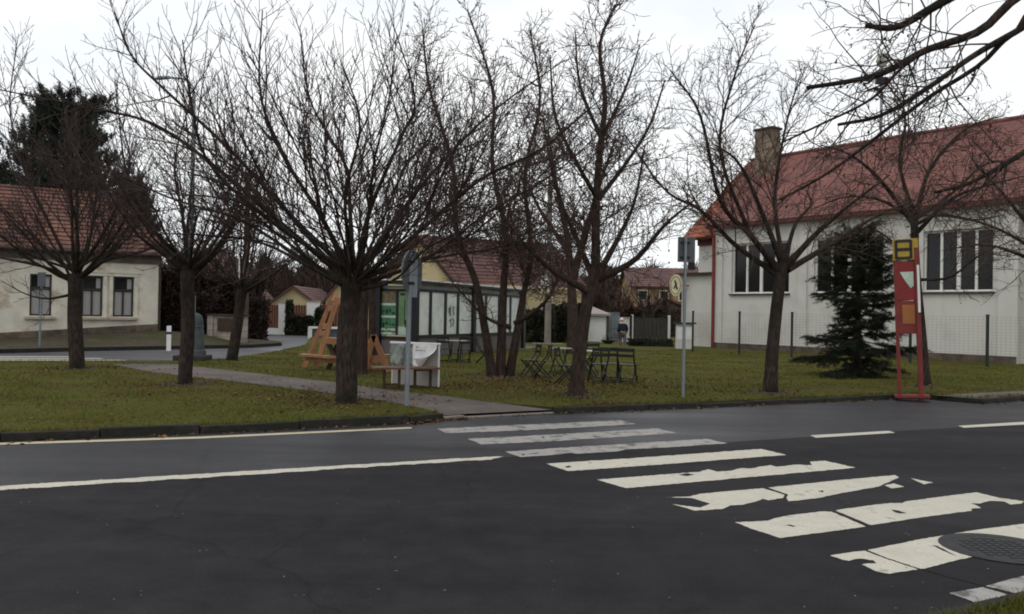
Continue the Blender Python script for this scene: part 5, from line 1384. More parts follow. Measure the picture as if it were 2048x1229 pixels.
# left tree in front of the old house
street_tree('dark bare tree with thick trunk in front of the old house', (154, 738), (150, 548), .20, .17, 21, boughs=[
    (.06, [(145, 560, 0), (90, 535, -.5), (20, 520, -.8), (-60, 505, -1.0)]),
    (.04, [(140, 590, 0), (95, 598, -.3), (50, 588, -.4), (0, 560, -.5)]),
    (.06, [(155, 555, 0), (215, 520, -.3), (280, 505, -.5), (350, 480, -.6)]),
    (.055, [(150, 550, 0), (100, 450, 0), (50, 340, .2), (20, 220, .3), (35, 80, .3)]),
    (.055, [(150, 550, 0), (155, 420, .3), (152, 320, .4), (150, 200, .4)]),
    (.055, [(152, 550, 0), (215, 450, -.5), (260, 330, -.8), (225, 190, -1.)])],
    nrand=17, spread=3.0, height=4.2, el=(12, 78), br=.055, grow=dict(rmin=.0062, up=.075, wig=.07, dens=(4.6, 5.0, 4.8), ratio=(.43, .46, .46), ang=(22, 52)))
street_tree('slim bare tree in front of the stone pillar on its slab', (370, 768), (377, 535), .155, .135, 31, boughs=[
    (.06, [(372, 545, 0), (330, 490, .2), (285, 420, .3), (250, 330, .4), (235, 200, .4)]),
    (.06, [(380, 545, 0), (430, 500, -.3), (480, 420, -.5), (520, 300, -.6)]),
    (.05, [(376, 540, 0), (365, 430, 0), (350, 320, .1), (395, 160, .2)])],
    nrand=16, spread=2.4, height=4.4, el=(22, 82), br=.05, grow=dict(rmin=.0055, up=.075, wig=.08, dens=(4.6, 5.0, 4.6), ratio=(.43, .46, .46), ang=(22, 52)))
street_tree('small leaning bare tree beyond the footpath, right of the stone pillar', (464, 721), (486, 575), .19, .15, 41, nrand=17, spread=3.0, height=4.8, el=(16, 80), br=.05,
    grow=dict(rmin=.0075, up=.07, wig=.08, dens=(3.8, 4.4, 4.2), ratio=(.43, .46, .46), ang=(22, 52)))
street_tree('straight brown trunk close behind the thick tree by the footpath', (724, 748), (728, 560), .155, .125, 51, nrand=8, spread=2.4, height=4.8, el=(25, 80), barkm='bark_light', twigm='twig_brown', br=.05,
    grow=dict(rmin=.0078, up=.06, wig=.09, dens=(3.6, 4.0, 4.0), ratio=(.43, .45, .45), ang=(22, 52)))
street_tree('thin brown trunk between the small A-frame and the shelter posters', (744, 728), (744, 560), .14, .11, 52, nrand=7, spread=2.4, height=4.8, el=(25, 80), barkm='bark_light', twigm='twig_brown', br=.045,
    grow=dict(rmin=.008, up=.06, wig=.09, dens=(3.4, 3.8, 4.0), ratio=(.43, .45, .45), ang=(22, 52)))

# three-stemmed tree
def stem_tree(label, base_px, stems, seed, group='bare trees on the lawn', barkm='bark_light', twigm='twig_brown', leaf=0, grow=None, Yb=None, sub=()):
    p = G(base_px[0], base_px[1], LZ) if Yb is None else Vector((D(base_px[0], base_px[1], Yb).x, Yb, LZ))
    Y = p.y; rr = random.Random(seed); t = thing('bare_tree', label, 'tree', p, group=group)
    g = Grow(seed, **(grow or {})); trunk = []
    for r0, r1, pts, tstart in stems:
        P = [D(x, y, Y + dy) - p for x, y, dy in pts]; ln = sum((P[i + 1] - P[i]).length for i in range(len(P) - 1))
        q = smooth_path(P, max(12, int(ln * 4))); n0 = len(g.out)
        g.add_poly(q, r0, 0, ln, r1, t0=tstart, cl=min(ln, 4.6))
        first = g.out[n0]; g.out[n0] = (first[0], first[1], 13)
        rad = first[1]; 
        if tstart > .15: rad[0] = r0 * 1.18; rad[1] = r0 * 1.05
    for r_b, pts in sub:
        P = [D(x, y, Y + dy) - p for x, y, dy in pts]; ln = sum((P[i + 1] - P[i]).length for i in range(len(P) - 1))
        g.add_poly(smooth_path(P, max(8, int(ln * 4))), r_b, 0, ln)
    big = [q for q in g.out if q[2] in (13, g.sides[0])]; small = [q for q in g.out if q[2] not in (13, g.sides[0])]
    tubes_mesh('trunk', big, M[barkm], t)
    ex = leaf_bits(rr.sample(g.tips, min(len(g.tips), leaf)), rr, size=.03) if leaf else None
    tubes_mesh('crown', small, [M[twigm], M['brownleaf']] if ex else M[twigm], t, extra=ex)
    return t
gr2 = dict(rmin=.0076, up=.05, wig=.15, dens=(7.6, 7.0, 6.4), ratio=(.46, .50, .52), ang=(28, 64))
stem_tree('three-stemmed bare tree standing in front of the shelter', (1000, 752), [
    (.135, .02, [(985, 756, -.1), (970, 660, -.1), (950, 560, -.1), (915, 470, 0), (905, 330, .2), (860, 180, .3), (845, 60, .3)], .36),
    (.145, .02, [(1001, 756, 0), (1004, 660, 0), (1008, 560, .1), (1012, 470, .2), (985, 330, .3), (985, 180, .4), (935, 20, .4)], .36),
    (.130, .02, [(1018, 756, .1), (1035, 660, .1), (1045, 600, .2), (1062, 500, .3), (1050, 350, .4), (1080, 200, .5), (1060, 60, .5)], .34),
    (.07, .015, [(1030, 648, .1), (1085, 610, -.3), (1115, 560, -.5), (1150, 470, -.7)], .3),
    (.06, .015, [(1020, 655, .1), (980, 640, -.3), (950, 615, -.4), (900, 560, -.6)], .3)], 61, leaf=900, grow=gr2)
# straight tree in front of the chairs
gr3 = dict(rmin=.0062, up=.04, wig=.12, dens=(7.0, 6.8, 6.0), ratio=(.46, .50, .52), ang=(30, 66))
stem_tree('tall bare tree with straight trunk standing right among the folding chairs', (1152, 790), [
    (.165, .02, [(1152, 794, 0), (1158, 720, 0), (1172, 620, 0), (1190, 560, 0), (1192, 420, .1), (1200, 300, .2), (1210, 200, .2), (1200, 90, .3), (1230, 10, .3)], .34),
    (.085, .015, [(1180, 585, 0), (1110, 545, -.3), (1060, 500, -.5), (1010, 440, -.7)], .15),
    (.085, .015, [(1195, 560, 0), (1270, 520, -.3), (1330, 450, -.6), (1390, 400, -.8)], .15),
    (.075, .015, [(1196, 550, 0), (1240, 470, .4), (1270, 400, .6), (1290, 290, .8)], .15),
    (.075, .015, [(1188, 560, 0), (1150, 470, .5), (1110, 370, .8), (1085, 230, 1.0)], .15),
    (.055, .015, [(1196, 400, .1), (1250, 330, .3), (1300, 250, .4), (1330, 160, .4)], .1),
    (.055, .015, [(1196, 400, .1), (1150, 320, -.3), (1110, 230, -.4), (1100, 110, -.4)], .1),
    (.050, .012, [(1203, 280, .2), (1250, 180, .3), (1280, 90, .3)], .1),
    (.050, .012, [(1203, 280, .2), (1160, 170, .2), (1150, 60, .3)], .1)], 71, leaf=700, grow=gr3)
stem_tree('bare tree with two thick stems behind the straight tree, by the hedge', (1146, 708), [
    (.30, .04, [(1146, 712, 0), (1146, 640, 0), (1142, 560, 0), (1135, 480, 0), (1115, 380, .2), (1095, 260, .4)], .36),
    (.22, .04, [(1143, 560, 0), (1165, 490, -.2), (1190, 400, -.3), (1230, 280, -.3)], .2),
    (.12, .03, [(1135, 500, 0), (1080, 420, .5), (1050, 350, .8)], .2)], 81, grow=dict(rmin=.0105, up=.03, wig=.15, dens=(4.6, 4.2, 4.0), ratio=(.46, .50, .52), ang=(30, 62)), twigm='twig')
# tree in front of the hall
gr4 = dict(rmin=.0056, up=.03, wig=.13, dens=(6.4, 6.0, 5.6), ratio=(.40, .46, .48), ang=(26, 60))
stem_tree('bare tree with wide spreading boughs in front of the white hall', (1541, 784), [
    (.155, .12, [(1540, 788, 0), (1545, 700, 0), (1555, 600, 0), (1566, 525, 0)], .99),
    (.085, .015, [(1560, 545, 0), (1500, 470, -.2), (1440, 400, -.3), (1400, 230, -.3), (1340, 140, -.3)], .2),
    (.07, .015, [(1556, 550, 0), (1470, 490, .3), (1400, 420, .5), (1330, 380, .7), (1250, 270, .9)], .2),
    (.075, .015, [(1564, 530, 0), (1530, 440, -.3), (1480, 330, -.5), (1430, 290, -.6)], .15),
    (.085, .015, [(1572, 535, 0), (1630, 470, -.4), (1700, 410, -.8), (1780, 350, -1.1)], .15),
    (.08, .015, [(1576, 540, 0), (1660, 490, .3), (1740, 440, .6), (1830, 400, .9)], .15),
    (.06, .012, [(1568, 530, 0), (1590, 450, .2), (1622, 410, .2), (1612, 380, .2)], .3),
    (.06, .012, [(1566, 530, 0), (1550, 400, .4), (1570, 260, .6), (1600, 150, .7)], .2),
    (.05, .012, [(1500, 470, -.2), (1440, 300, -.6), (1470, 150, -.8), (1510, 50, -.9)], .1)], 91, grow=gr4, barkm='bark', leaf=120)
stem_tree('bare tree growing right behind the red bus stop stand', (1853, 770), [
    (.145, .09, [(1850, 774, 0), (1842, 660, 0), (1832, 540, 0), (1828, 430, 0)], .99),
    (.07, .012, [(1828, 450, 0), (1760, 360, -.2), (1700, 310, -.3), (1640, 290, -.4)], .15),
    (.07, .012, [(1830, 440, 0), (1860, 340, .3), (1930, 260, .4), (2010, 230, .4)], .15),
    (.06, .012, [(1830, 470, 0), (1900, 400, -.4), (1980, 370, -.7), (2060, 350, -.8)], .15),
    (.06, .012, [(1828, 430, 0), (1800, 330, .4), (1810, 230, .5), (1770, 160, .5)], .15),
    (.055, .01, [(1828, 440, 0), (1760, 400, .5), (1690, 395, .8), (1620, 420, 1.0)], .12),
    (.055, .01, [(1830, 440, 0), (1900, 390, .6), (1970, 330, .9), (2040, 320, 1.0)], .12),
    (.05, .01, [(1830, 450, 0), (1880, 430, -.6), (1950, 440, -.9), (2010, 430, -1.1)], .12),
    (.045, .01, [(1836, 560, 0), (1900, 555, -.3), (1960, 510, -.5), (2030, 480, -.6)], .15),
    (.045, .01, [(1834, 540, 0), (1780, 480, .4), (1720, 440, .6)], .15)], 101, grow=dict(gr4, rmin=.0060, up=.0, lift=-.02, dens=(5.6, 5.6, 5.4), ratio=(.46, .50, .50)), barkm='bark', twigm='twig_brown', leaf=500)
stem_tree('bare tree at the right edge whose twigs reach over the last hall window', (2140, 790), [
    (.18, .10, [(2140, 794, 0), (2135, 700, 0), (2120, 600, 0), (2110, 520, 0)], .99),
    (.06, .012, [(2110, 540, 0), (2040, 510, -.2), (1970, 490, -.3), (1890, 500, -.3)], .15),
    (.06, .012, [(2110, 520, 0), (2040, 430, .2), (1990, 370, .3), (1950, 330, .3)], .15),
    (.06, .012, [(2110, 520, 0), (2080, 400, .2), (2060, 250, .3)], .15),
    (.05, .012, [(2110, 530, 0), (2020, 470, .5), (1940, 440, .8), (1850, 430, 1.0)], .1)], 111, grow=dict(gr4, up=.0, lift=0, dens=(8, 7, 6)), barkm='bark', twigm='twig_brown')

# boughs of a roadside tree standing just outside the picture on the right, hanging into it
def near_boughs():
    Y = 6.6
    base = Vector((8.6, 6.9, .08))
    t = thing('roadside_tree', 'near tree at the right whose dark boughs hang across the upper right sky', 'tree', base)
    g = Grow(131, rmin=.0024, up=-.012, wig=.20, lift=-.18, dens=(4.6, 5.6, 6.0), ratio=(.27, .45, .50), ang=(30, 75), lmin=.05, maxlev=3)
    top = Vector((8.5, 6.9, 4.3))
    tr = smooth_path([base - base, (0, 0, 1.2), (-.05, 0, 2.8), tuple(top - base), (.1, 0, 6.0), (.2, .1, 8.5)], 22)
    trunk = [(tr, [.26 - .009 * i for i in range(22)], 14)]
    for r_, pts in ((.030, [(1614, 176, 0), (1700, 163, 0), (1770, 145, 0), (1850, 102, 0), (1960, 62, 0), (2048, -15, .0), (2250, -120, .1)]),
                    (.034, [(1732, 52, -.2), (1790, 56, -.2), (1850, 25, -.2), (1920, -15, -.2), (2100, -110, -.1)]),
                    (.024, [(1676, 250, .3), (1760, 232, .3), (1850, 180, .3), (1950, 110, .3), (2048, 55, .3), (2250, -60, .2)]),
                    (.018, [(1560, 400, .4), (1650, 350, .4), (1740, 285, .4), (1850, 200, .4), (1960, 130, .4), (2030, 65, .3), (2200, -30, .3)]),
                    (.014, [(1565, 285, 0), (1640, 250, 0), (1740, 200, 0), (1800, 140, 0), (1850, 102, 0)]),
                    (.022, [(1870, 385, .6), (1930, 370, .6), (1990, 340, .6), (2048, 305, .6), (2250, 180, .4)])):
        P = [D(x, y, Y + dy) - base for x, y, dy in pts]
        if pts[-1][0] > 2060: P.append(top - base + Vector((0, 0, .3)))
        P = P[::-1]
        g.add_poly(smooth_path(P, 26), r_ * 1.6 if pts[-1][0] > 2060 else r_, 0, 4.0, r_ * .55, t0=.42 if pts[-1][0] > 2060 else .1)
    for az in range(7):
        a = az * .9 - .3
        g.add_poly(smooth_path([top - base + Vector((0, 0, .4 + az * .4)), top - base + Vector((1.2 * math.cos(a), 1.2 * math.sin(a), 1.2 + az * .4)), top - base + Vector((2.6 * math.cos(a), 2.6 * math.sin(a), 2.4 + az * .4))], 14), .05, 0, 2.5, .012)
    big = [q for q in g.out if q[2] == g.sides[0]]; small = [q for q in g.out if q[2] != g.sides[0]]
    tubes_mesh('trunk', trunk + big, M['bark'], t)
    rr = random.Random(4)
    ex = leaf_bits(rr.sample(g.tips, min(len(g.tips), 420)), rr, size=.016, count=1, drop=.02)
    tubes_mesh('crown', small, [M['twig'], M['brownleaf']], t, extra=ex)
near_boughs()

# ---------------------------------------------------------------- conifers
def blades(centers, dirs, rng, ln, wd, per, spread, flat_=0.0):
    """needle tufts: narrow quads fanned round each centre"""
    n = len(centers) * per
    c = np.repeat(np.asarray(centers), per, axis=0); d = np.repeat(np.asarray(dirs), per, axis=0)
    r = np.random.RandomState(rng)
    dd = d + r.normal(0, spread, (n, 3)); dd[:, 2] *= (1 - flat_); dd /= np.linalg.norm(dd, axis=1, keepdims=True) + 1e-9
    side = np.cross(dd, r.normal(0, 1, (n, 3))); side /= np.linalg.norm(side, axis=1, keepdims=True) + 1e-9
    l_ = (ln * r.uniform(.6, 1.3, n))[:, None]; w_ = (wd * r.uniform(.7, 1.3, n))[:, None]
    c = c + r.normal(0, ln * .15, (n, 3))
    v = np.stack([c - side * w_, c + side * w_, c + dd * l_ + side * w_ * .35, c + dd * l_ - side * w_ * .35], axis=1).reshape(-1, 3)
    f = np.arange(n * 4).reshape(n, 4)
    return v, f

def spruce(label, base_px, top_py, width_px, seed, group=None):
    p = G(base_px[0], base_px[1], LZ); Y = p.y; rr = random.Random(seed)
    t = thing('spruce_tree', label, 'tree', p, group=group)
    H_ = D(base_px[0], top_py, Y).z - LZ; W_ = width_px * Y / F_PX / 2
    tubes_mesh('trunk', [([(0, 0, 0), (0, 0, H_ * .5), (0, 0, H_)], [.13, .085, .02], 10)], M['bark'], t)
    polys = []; C_, D_ = [], []
    for i in range(145):
        k = .045 + .955 * ((i + rr.random()) / 145) ** .92; z = H_ * k
        a = i * 2.399 + rr.gauss(0, .35); L_ = W_ * (1.02 - k * .62) * (1 if k < .93 else .6) * rr.choice((.55, .8, .9, 1.0, 1.08)) * rr.uniform(.8, 1.08)
        if .30 < k < .44: L_ *= .72
        s0 = -.42 + .75 * k + rr.gauss(0, .12); s1 = rr.uniform(.10, .38)
        ca, sa = math.cos(a), math.sin(a); bend = rr.gauss(0, .12)
        def at(u): return Vector((ca * L_ * u - sa * bend * L_ * u * u, sa * L_ * u + ca * bend * L_ * u * u, z + s0 * L_ * u + s1 * L_ * u * u))
        polys.append(([tuple(at(s / 6)) for s in range(7)], [.02 * (1 - .8 * s / 6) for s in range(7)], 4))
        for e in range(int(L_ / .03)):
            u = rr.uniform(.25, 1.05); C_.append(tuple(at(u))); D_.append((ca * .6, sa * .6, .1))
        for _ in range(int(9 + L_ * 10)):
            u = rr.uniform(.22, 1.0); b0 = at(u); aa = a + rr.choice((-1, 1)) * rr.uniform(.45, 1.1); l2 = L_ * .36 * (1.15 - u * .7) * rr.uniform(.5, 1.2) + .05
            dz = rr.uniform(-.5, .05)
            q = [tuple(b0 + Vector((math.cos(aa) * l2 * e, math.sin(aa) * l2 * e, dz * l2 * e))) for e in (0, .33, .66, 1)]
            polys.append((q, [.006, .005, .004, .003], 3))
            m_ = max(4, int(l2 / .03))
            for e in range(m_):
                f_ = (e + rr.random()) / m_; C_.append(tuple(Vector(q[0]).lerp(Vector(q[3]), f_))); D_.append((math.cos(aa) * .7, math.sin(aa) * .7, -.1))
    tubes_mesh('branches', polys, M['twig'], t)
    v, f = blades(C_, D_, seed, .075, .006, 5, .65)
    mesh_np('crown', v, f, M['needles'], t)
spruce('small dark spruce on the lawn in front of the white hall', (1714, 752), 458, 250, 5)

def pine(label, px, py_b, py_t, Y, width_px, seed, n=230):
    zb, zt = 0.5, D(px, py_t, Y).z; x = D(px, py_b, Y).x; rr = random.Random(seed)
    t = thing('pine_tree', label, 'tree', (x, Y, zb)); W_ = width_px * Y / F_PX / 2; H_ = zt - zb
    polys = [([(0, 0, -.5), (0, 0, H_ * .5), (0, 0, H_ * .97)], [.35, .25, .05], 10)]
    C_, D_ = [], []
    for i in range(n):
        k = .22 + .78 * ((i + rr.random()) / n) ** .85; a = i * 2.399 + rr.gauss(0, .3); L_ = W_ * max(.34, (1.04 - k) * 1.75) ** .75 * rr.choice((.6, .8, 1, 1.05)) * rr.uniform(.85, 1.1)
        L_ = min(L_, W_ * 1.15); z0 = H_ * k * .97; cz = rr.uniform(.05, .3)
        at = lambda u: Vector((math.cos(a) * L_ * u, math.sin(a) * L_ * u, z0 - .05 * L_ * u + cz * L_ * u * u))
        polys.append(([tuple(at(u)) for u in (0, .25, .5, .75, 1)], [.06, .05, .04, .03, .02], 4))
        for _ in range(int(5 + 2.4 * L_)):
            u = rr.uniform(.45, 1.05) ; c = at(u) + Vector((rr.gauss(0, .10 * L_ * u + .05), rr.gauss(0, .10 * L_ * u + .05), rr.gauss(0, .12)))
            up = Vector((math.cos(a) * .35, math.sin(a) * .35, .9)); ln_ = rr.uniform(.25, .6)
            for e in range(7): C_.append(tuple(c + up * ln_ * e / 6)); D_.append(tuple(up))
    tubes_mesh('trunk', polys, M['bark'], t)
    v, f = blades(C_, D_, seed, .20, .020, 7, .75)
    mesh_np('crown', v, f, M['needles_pine'], t)
pine('big dark pine rising behind the roof of the old house', 128, 600, 192, 52, 300, 3, 300)
pine('lower dark pine at the left end behind the old house', -25, 600, 335, 53, 170, 4, 150)
pine('narrow dark pine behind the right end of the old house roof', 262, 600, 372, 50, 120, 6, 150)

# ---------------------------------------------------------------- hedges, thickets, far bare trees
def leafy_mass(name, label, cat, boxes, m, seed, count, size, kind=None, group=None, stems=0):
    """boxes: (centre, half sizes) lumps; leaves sit through the volume, denser at the skin"""
    r = np.random.RandomState(seed); VV = []
    c0 = Vector(boxes[0][0]); t = thing(name, label, cat, (c0.x, c0.y, 0), group=group)
    tot = sum(b_[1][0] * b_[1][1] * b_[1][2] for b_ in boxes)
    for c, h in boxes:
        n = int(count * h[0] * h[1] * h[2] / tot)
        p = r.uniform(-1, 1, (n, 3)); q = np.max(np.abs(p), axis=1, keepdims=True); p = p / (q + 1e-6) * (q ** .35)
        lump = 1 + .10 * np.sin(p[:, 0:1] * 7 + seed) * np.cos(p[:, 2:3] * 6) + r.normal(0, .05, (n, 1))
        VV.append(p * lump * np.array(h) + (np.array(c) - np.array((c0.x, c0.y, 0))))
    P = np.concatenate(VV); n = len(P)
    a = r.normal(0, 1, (n, 3)); a /= np.linalg.norm(a, axis=1, keepdims=True); b_ = np.cross(a, r.normal(0, 1, (n, 3))); b_ /= np.linalg.norm(b_, axis=1, keepdims=True)
    s = (size * r.uniform(.5, 1.4, n))[:, None]
    v = np.stack([P - a * s, P + b_ * s * .5, P + a * s, P - b_ * s * .5], axis=1).reshape(-1, 3)
    mesh_np('foliage', v, np.arange(n * 4).reshape(n, 4), m, t)
    if stems:
        rr = random.Random(seed); pl = []
        for _ in range(stems):
            c, h = rr.choice(boxes); x = c[0] - c0.x + rr.uniform(-1, 1) * h[0]; y = c[1] - c0.y + rr.uniform(-1, 1) * h[1]; zt = (c[2] + h[2]) * rr.uniform(.8, 1.35)
            pl.append(([(x, y, 0), (x + rr.gauss(0, .1), y, zt * .5), (x + rr.gauss(0, .3), y, zt)], [.03, .02, .008], 4))
        tubes_mesh('stems', pl, M['twig'], t)
    return t
def hpx(x0, x1, y0, y1, Y, dep, zb=0.0):
    a, c = D(x0, y0, Y), D(x1, y0, Y); zt = D((x0 + x1) / 2, y0, Y).z; zl = zb
    return ((a.x + c.x) / 2, Y + dep / 2, (zt + zl) / 2), ((c.x - a.x) / 2, dep / 2, (zt - zl) / 2)
leafy_mass('hedge', 'dark green clipped hedge behind the concrete pole and the folding chairs', 'hedge', [hpx(1050, 1110, 622, 690, 49.5, 1.6), hpx(1105, 1172, 612, 690, 50.5, 1.6)], M['hedge'], 3, 26000, .10)
leafy_mass('hedge', 'small dark hedge in front of the red brown fence by the back road', 'hedge', [hpx(571, 581, 604, 655, 58.5, .9), hpx(571, 623, 634, 655, 58.5, .9)], M['hedge'], 4, 6000, .10)
leafy_mass('hedge', 'small dark shrub beside the broad white pillar, left of the ladder frame', 'hedge', [hpx(630, 662, 618, 660, 58, .9)], M['hedge'], 5, 4000, .10)
leafy_mass('thicket', 'dark leafless thicket between the old house and the stone pillar', 'shrub', [hpx(318, 372, 545, 690, 44, 2.5), hpx(330, 420, 590, 690, 43.5, 2)], M['thicket'], 6, 26000, .11, stems=70)
leafy_mass('thicket', 'dark leafless thicket behind the short block wall', 'shrub', [hpx(395, 500, 560, 690, 46, 3), hpx(470, 516, 600, 690, 44, 2)], M['thicket'], 7, 26000, .11, stems=70)
leafy_mass('hedge', 'long low brown hedge far behind the mesh fence', 'hedge', [hpx(1228, 1290, 616, 650, 70, 2), hpx(1285, 1365, 622, 650, 69, 2)], M['brownleaf'], 8, 14000, .14, stems=30)
leafy_mass('shrub', 'low dark planting along the foot of the mesh fence', 'shrub', [hpx(1262, 1345, 680, 694, 46.5, 1.0), hpx(1300, 1345, 683, 694, 47, 1.0)], M['hedge'], 9, 6000, .07)

grf = dict(rmin=.018, up=.05, wig=.10, dens=(2.6, 3.0, 3.0), ratio=(.42, .45, .46), ang=(22, 52), lmin=.25)
def far_tree(label, px, py_t, Y, seed, spread=3.0, twigm='twig', group='bare trees behind the houses'):
    zt = D(px, py_t, Y).z; x = D(px, 600, Y).x; rr = random.Random(seed)
    t = thing('bare_tree', label, 'tree', (x, Y, 0), group=group); g = Grow(seed, **grf)
    fz = zt * rr.uniform(.22, .32)
    for k in range(11):
        az = 2.4 * k; e_ = math.radians(rr.uniform(30, 85)); ln = (zt - fz) * rr.uniform(.75, 1.05) * (1 if e_ > .9 else .75)
        g.branch((0, 0, fz * rr.uniform(.8, 1.1)), (math.cos(e_) * math.cos(az) * spread / 3, math.cos(e_) * math.sin(az) * spread / 3, math.sin(e_)), ln, .10, 0)
    tubes_mesh('trunk', [([(0, 0, -.2), (0, 0, fz * .5), (0, 0, fz * 1.1)], [.28, .22, .18], 9)] + [q for q in g.out if q[2] == 7], M['bark'], t)
    tubes_mesh('crown', [q for q in g.out if q[2] != 7], M[twigm], t)
    return t
FT = [(345, 470, 55, 'bare tree in the thicket next to the right corner of the old house'), (420, 455, 58, 'bare tree behind the thicket above the stone pillar'), (468, 480, 62, 'bare tree behind the block wall and the leaning tree'),
      (522, 500, 76, 'bare tree behind the left side of the yellow garage'), (585, 490, 80, 'bare tree behind the ridge of the yellow garage'), (640, 485, 78, 'bare tree between the two yellow gables'), (690, 495, 74, 'bare tree hidden behind the thick trunk by the footpath'),
      (745, 480, 70, 'bare tree left of the big yellow gable'),
      (1150, 520, 72, 'bare tree behind the white garage'), (1205, 535, 74, 'brown bare tree above the roof edge of the white garage'), (1250, 545, 76, 'brown bare tree above the walking person'), (1295, 560, 68, 'brown bare tree in front of the far yellow walls'), (1335, 560, 70, 'brown bare tree left of the round sign'), (1228, 560, 66, 'brown bare tree right beside the grey blue gate')]
for i, (px, py, Y, lab) in enumerate(FT): far_tree(lab, px, py, Y, 200 + i, twigm='twig_brown' if px > 1000 or i % 2 else 'twig')

# far-off wood closing the view behind the houses
wr = np.random.RandomState(77)
def far_wood(name, label, x0, x1, top_fn, Y, n):
    px = wr.uniform(x0, x1, n); yy = Y + wr.uniform(0, 14, n); pl = []
    for i in range(n):
        zt = D(px[i], top_fn(px[i]), Y).z * (0.82 + .22 * math.sin(px[i] * .11) * math.sin(px[i] * .037 + 1)); x = D(px[i], 600, yy[i]).x
        z0 = zt * wr.uniform(0, 1) ** .7 * .92; l_ = zt * wr.uniform(.10, .3); a, b_ = wr.normal(0, .35), wr.normal(0, .35)
        pl.append(([(x, yy[i], z0), (x + a * l_ * .5, yy[i] + b_ * l_, z0 + l_ * .5), (x + a * l_ * 1.2 + wr.normal(0, .1), yy[i] + b_ * l_, z0 + l_)], [.06, .045, .02], 3))
    for i in range(n // 60):
        xx = D(wr.uniform(x0, x1), 600, Y + 5).x; pl.append(([(xx, Y + 4, 0), (xx + .1, Y + 4, 2.5), (xx + .2, Y + 4, 5)], [.2, .16, .1], 5))
    tag(tubes_mesh(name, pl, M['far_twigs'], None), label, 'wood', kind='stuff')
far_wood('far_wood', 'far brown leafless wood behind the garages and the white hall', 1060, 1440, lambda x: 540, 104, 34000)
far_wood('far_wood', 'far brown leafless wood behind the old house and yellow gables', 250, 800, lambda x: 505 + .03 * (x - 300), 104, 26000)

# ---------------------------------------------------------------- grass blades and fallen leaves
def inside(poly, x, y):
    c = np.zeros(len(x), dtype=bool); n = len(poly); j = n - 1
    for i in range(n):
        xi, yi, xj, yj = poly[i][0], poly[i][1], poly[j][0], poly[j][1]
        hit = ((yi > y) != (yj > y)); c ^= hit & (x < (xj - xi) * (y - yi) / ((yj - yi) + 1e-12) + xi); j = i
    return c
nr = np.random.RandomState(12)
lp = [(p.x, p.y) for p in lawn_edge]; pathp = [tuple(G(x, y, LZ))[:2] for x, y in path]; bsp = [tuple(G(x, y, LZ))[:2] for x, y in bs]; spp = [tuple(G(x, y, LZ))[:2] for x, y in sp]
def scatter(n, ymax, power=1.0):
    a = nr.uniform(-.66, .66, n); y = 9 + (ymax - 9) * nr.uniform(0, 1, n) ** power
    x = a * y
    ok = inside(lp, x, y) & ~inside(pathp, x, y) & ~inside(bsp, x, y) & ~inside(spp, x, y)
    return x[ok], y[ok]
x, y = scatter(230000, 42, 1.35)
soil_at = [G(px, py, LZ) for px, py in ((692, 806), (154, 738), (370, 768), (464, 721), (724, 748), (744, 728), (1002, 756), (1152, 792), (1541, 786), (1850, 773), (1714, 752))]
keep = np.ones(len(x), dtype=bool)
for k_, p in enumerate(soil_at):
    rs = .38 + .1 * (k_ % 3) + (.35 if k_ in (6, 10) else 0); N_ = 22
    poly = [(p.x + rs * rnd.uniform(.75, 1.15) * math.cos(2 * math.pi * i / N_), p.y + rs * rnd.uniform(.75, 1.15) * math.sin(2 * math.pi * i / N_)) for i in range(N_)]
    sheet('bare_soil', poly, M['soil'], z=LZ + .003)
    keep &= ~((np.hypot(x - p.x, y - p.y) < rs * .95) & (nr.uniform(0, 1, len(x)) < .85))
x, y = x[keep], y[keep]; n = len(x)
# uneven growth: tufts come in patches
h = .028 * nr.uniform(.5, 1.5, n) * (1 + .7 * np.sin(x * 1.7 + np.sin(y * 1.3)) * np.sin(y * 1.9 + x * .6)); az = nr.uniform(0, 6.283, n); wd = .0055 * (y / 14)
ln = nr.normal(0, .018, (n, 2))
v = np.zeros((n, 3, 3)); v[:, 0] = np.stack([x - np.cos(az) * wd, y - np.sin(az) * wd, np.full(n, LZ)], 1); v[:, 1] = np.stack([x + np.cos(az) * wd, y + np.sin(az) * wd, np.full(n, LZ)], 1)
v[:, 2] = np.stack([x + ln[:, 0], y + ln[:, 1], LZ + h], 1)
tag(mesh_np('grass', v.reshape(-1, 3), np.arange(n * 3).reshape(n, 3), M['blade']), 'short patchy green brown winter grass covering the lawn', 'grass', kind='stuff')
# taller tufts leaning over the kerb edge and at the near corner
ed = []
for i in range(len(lawn_front) - 1):
    p, q = lawn_front[i], lawn_front[i + 1]; m_ = 0 if i in range(iA, iB) else int((q - p).length * 170)
    for _ in range(min(m_, 4000)):
        c = p.lerp(q, nr.uniform(0, 1)); 
        if abs(c.x) > 18: continue
        cl_ = .5 + .5 * math.sin(c.x * 5.3 + 2 * math.sin(c.x * 1.7)); o_ = abs(nr.normal(0, .05)) + .03 - (.13 * cl_ * nr.uniform(0, 1))
        if not inside(pathp, np.array([c.x]), np.array([c.y]))[0]: ed.append((c.x + rnor.x * o_, c.y + rnor.y * o_, LZ + (.012 if o_ < -.01 else 0)))
for _ in range(26000):
    s_, d_ = nr.uniform(1.0, 7), nr.uniform(0.02, 1.6); c = near0 + rdir * (s_ - 2) - rnor * (d_ + .06); ed.append((c.x, c.y, .08))
ed = np.array(ed); n = len(ed); az = nr.uniform(0, 6.283, n); hh = .055 * nr.uniform(.4, 1.6, n); wd = .006
off = np.stack([np.cos(az) * wd, np.sin(az) * wd, np.zeros(n)], 1); tip = ed + np.stack([nr.normal(0, .03, n), nr.normal(-.012, .03, n), hh], 1)
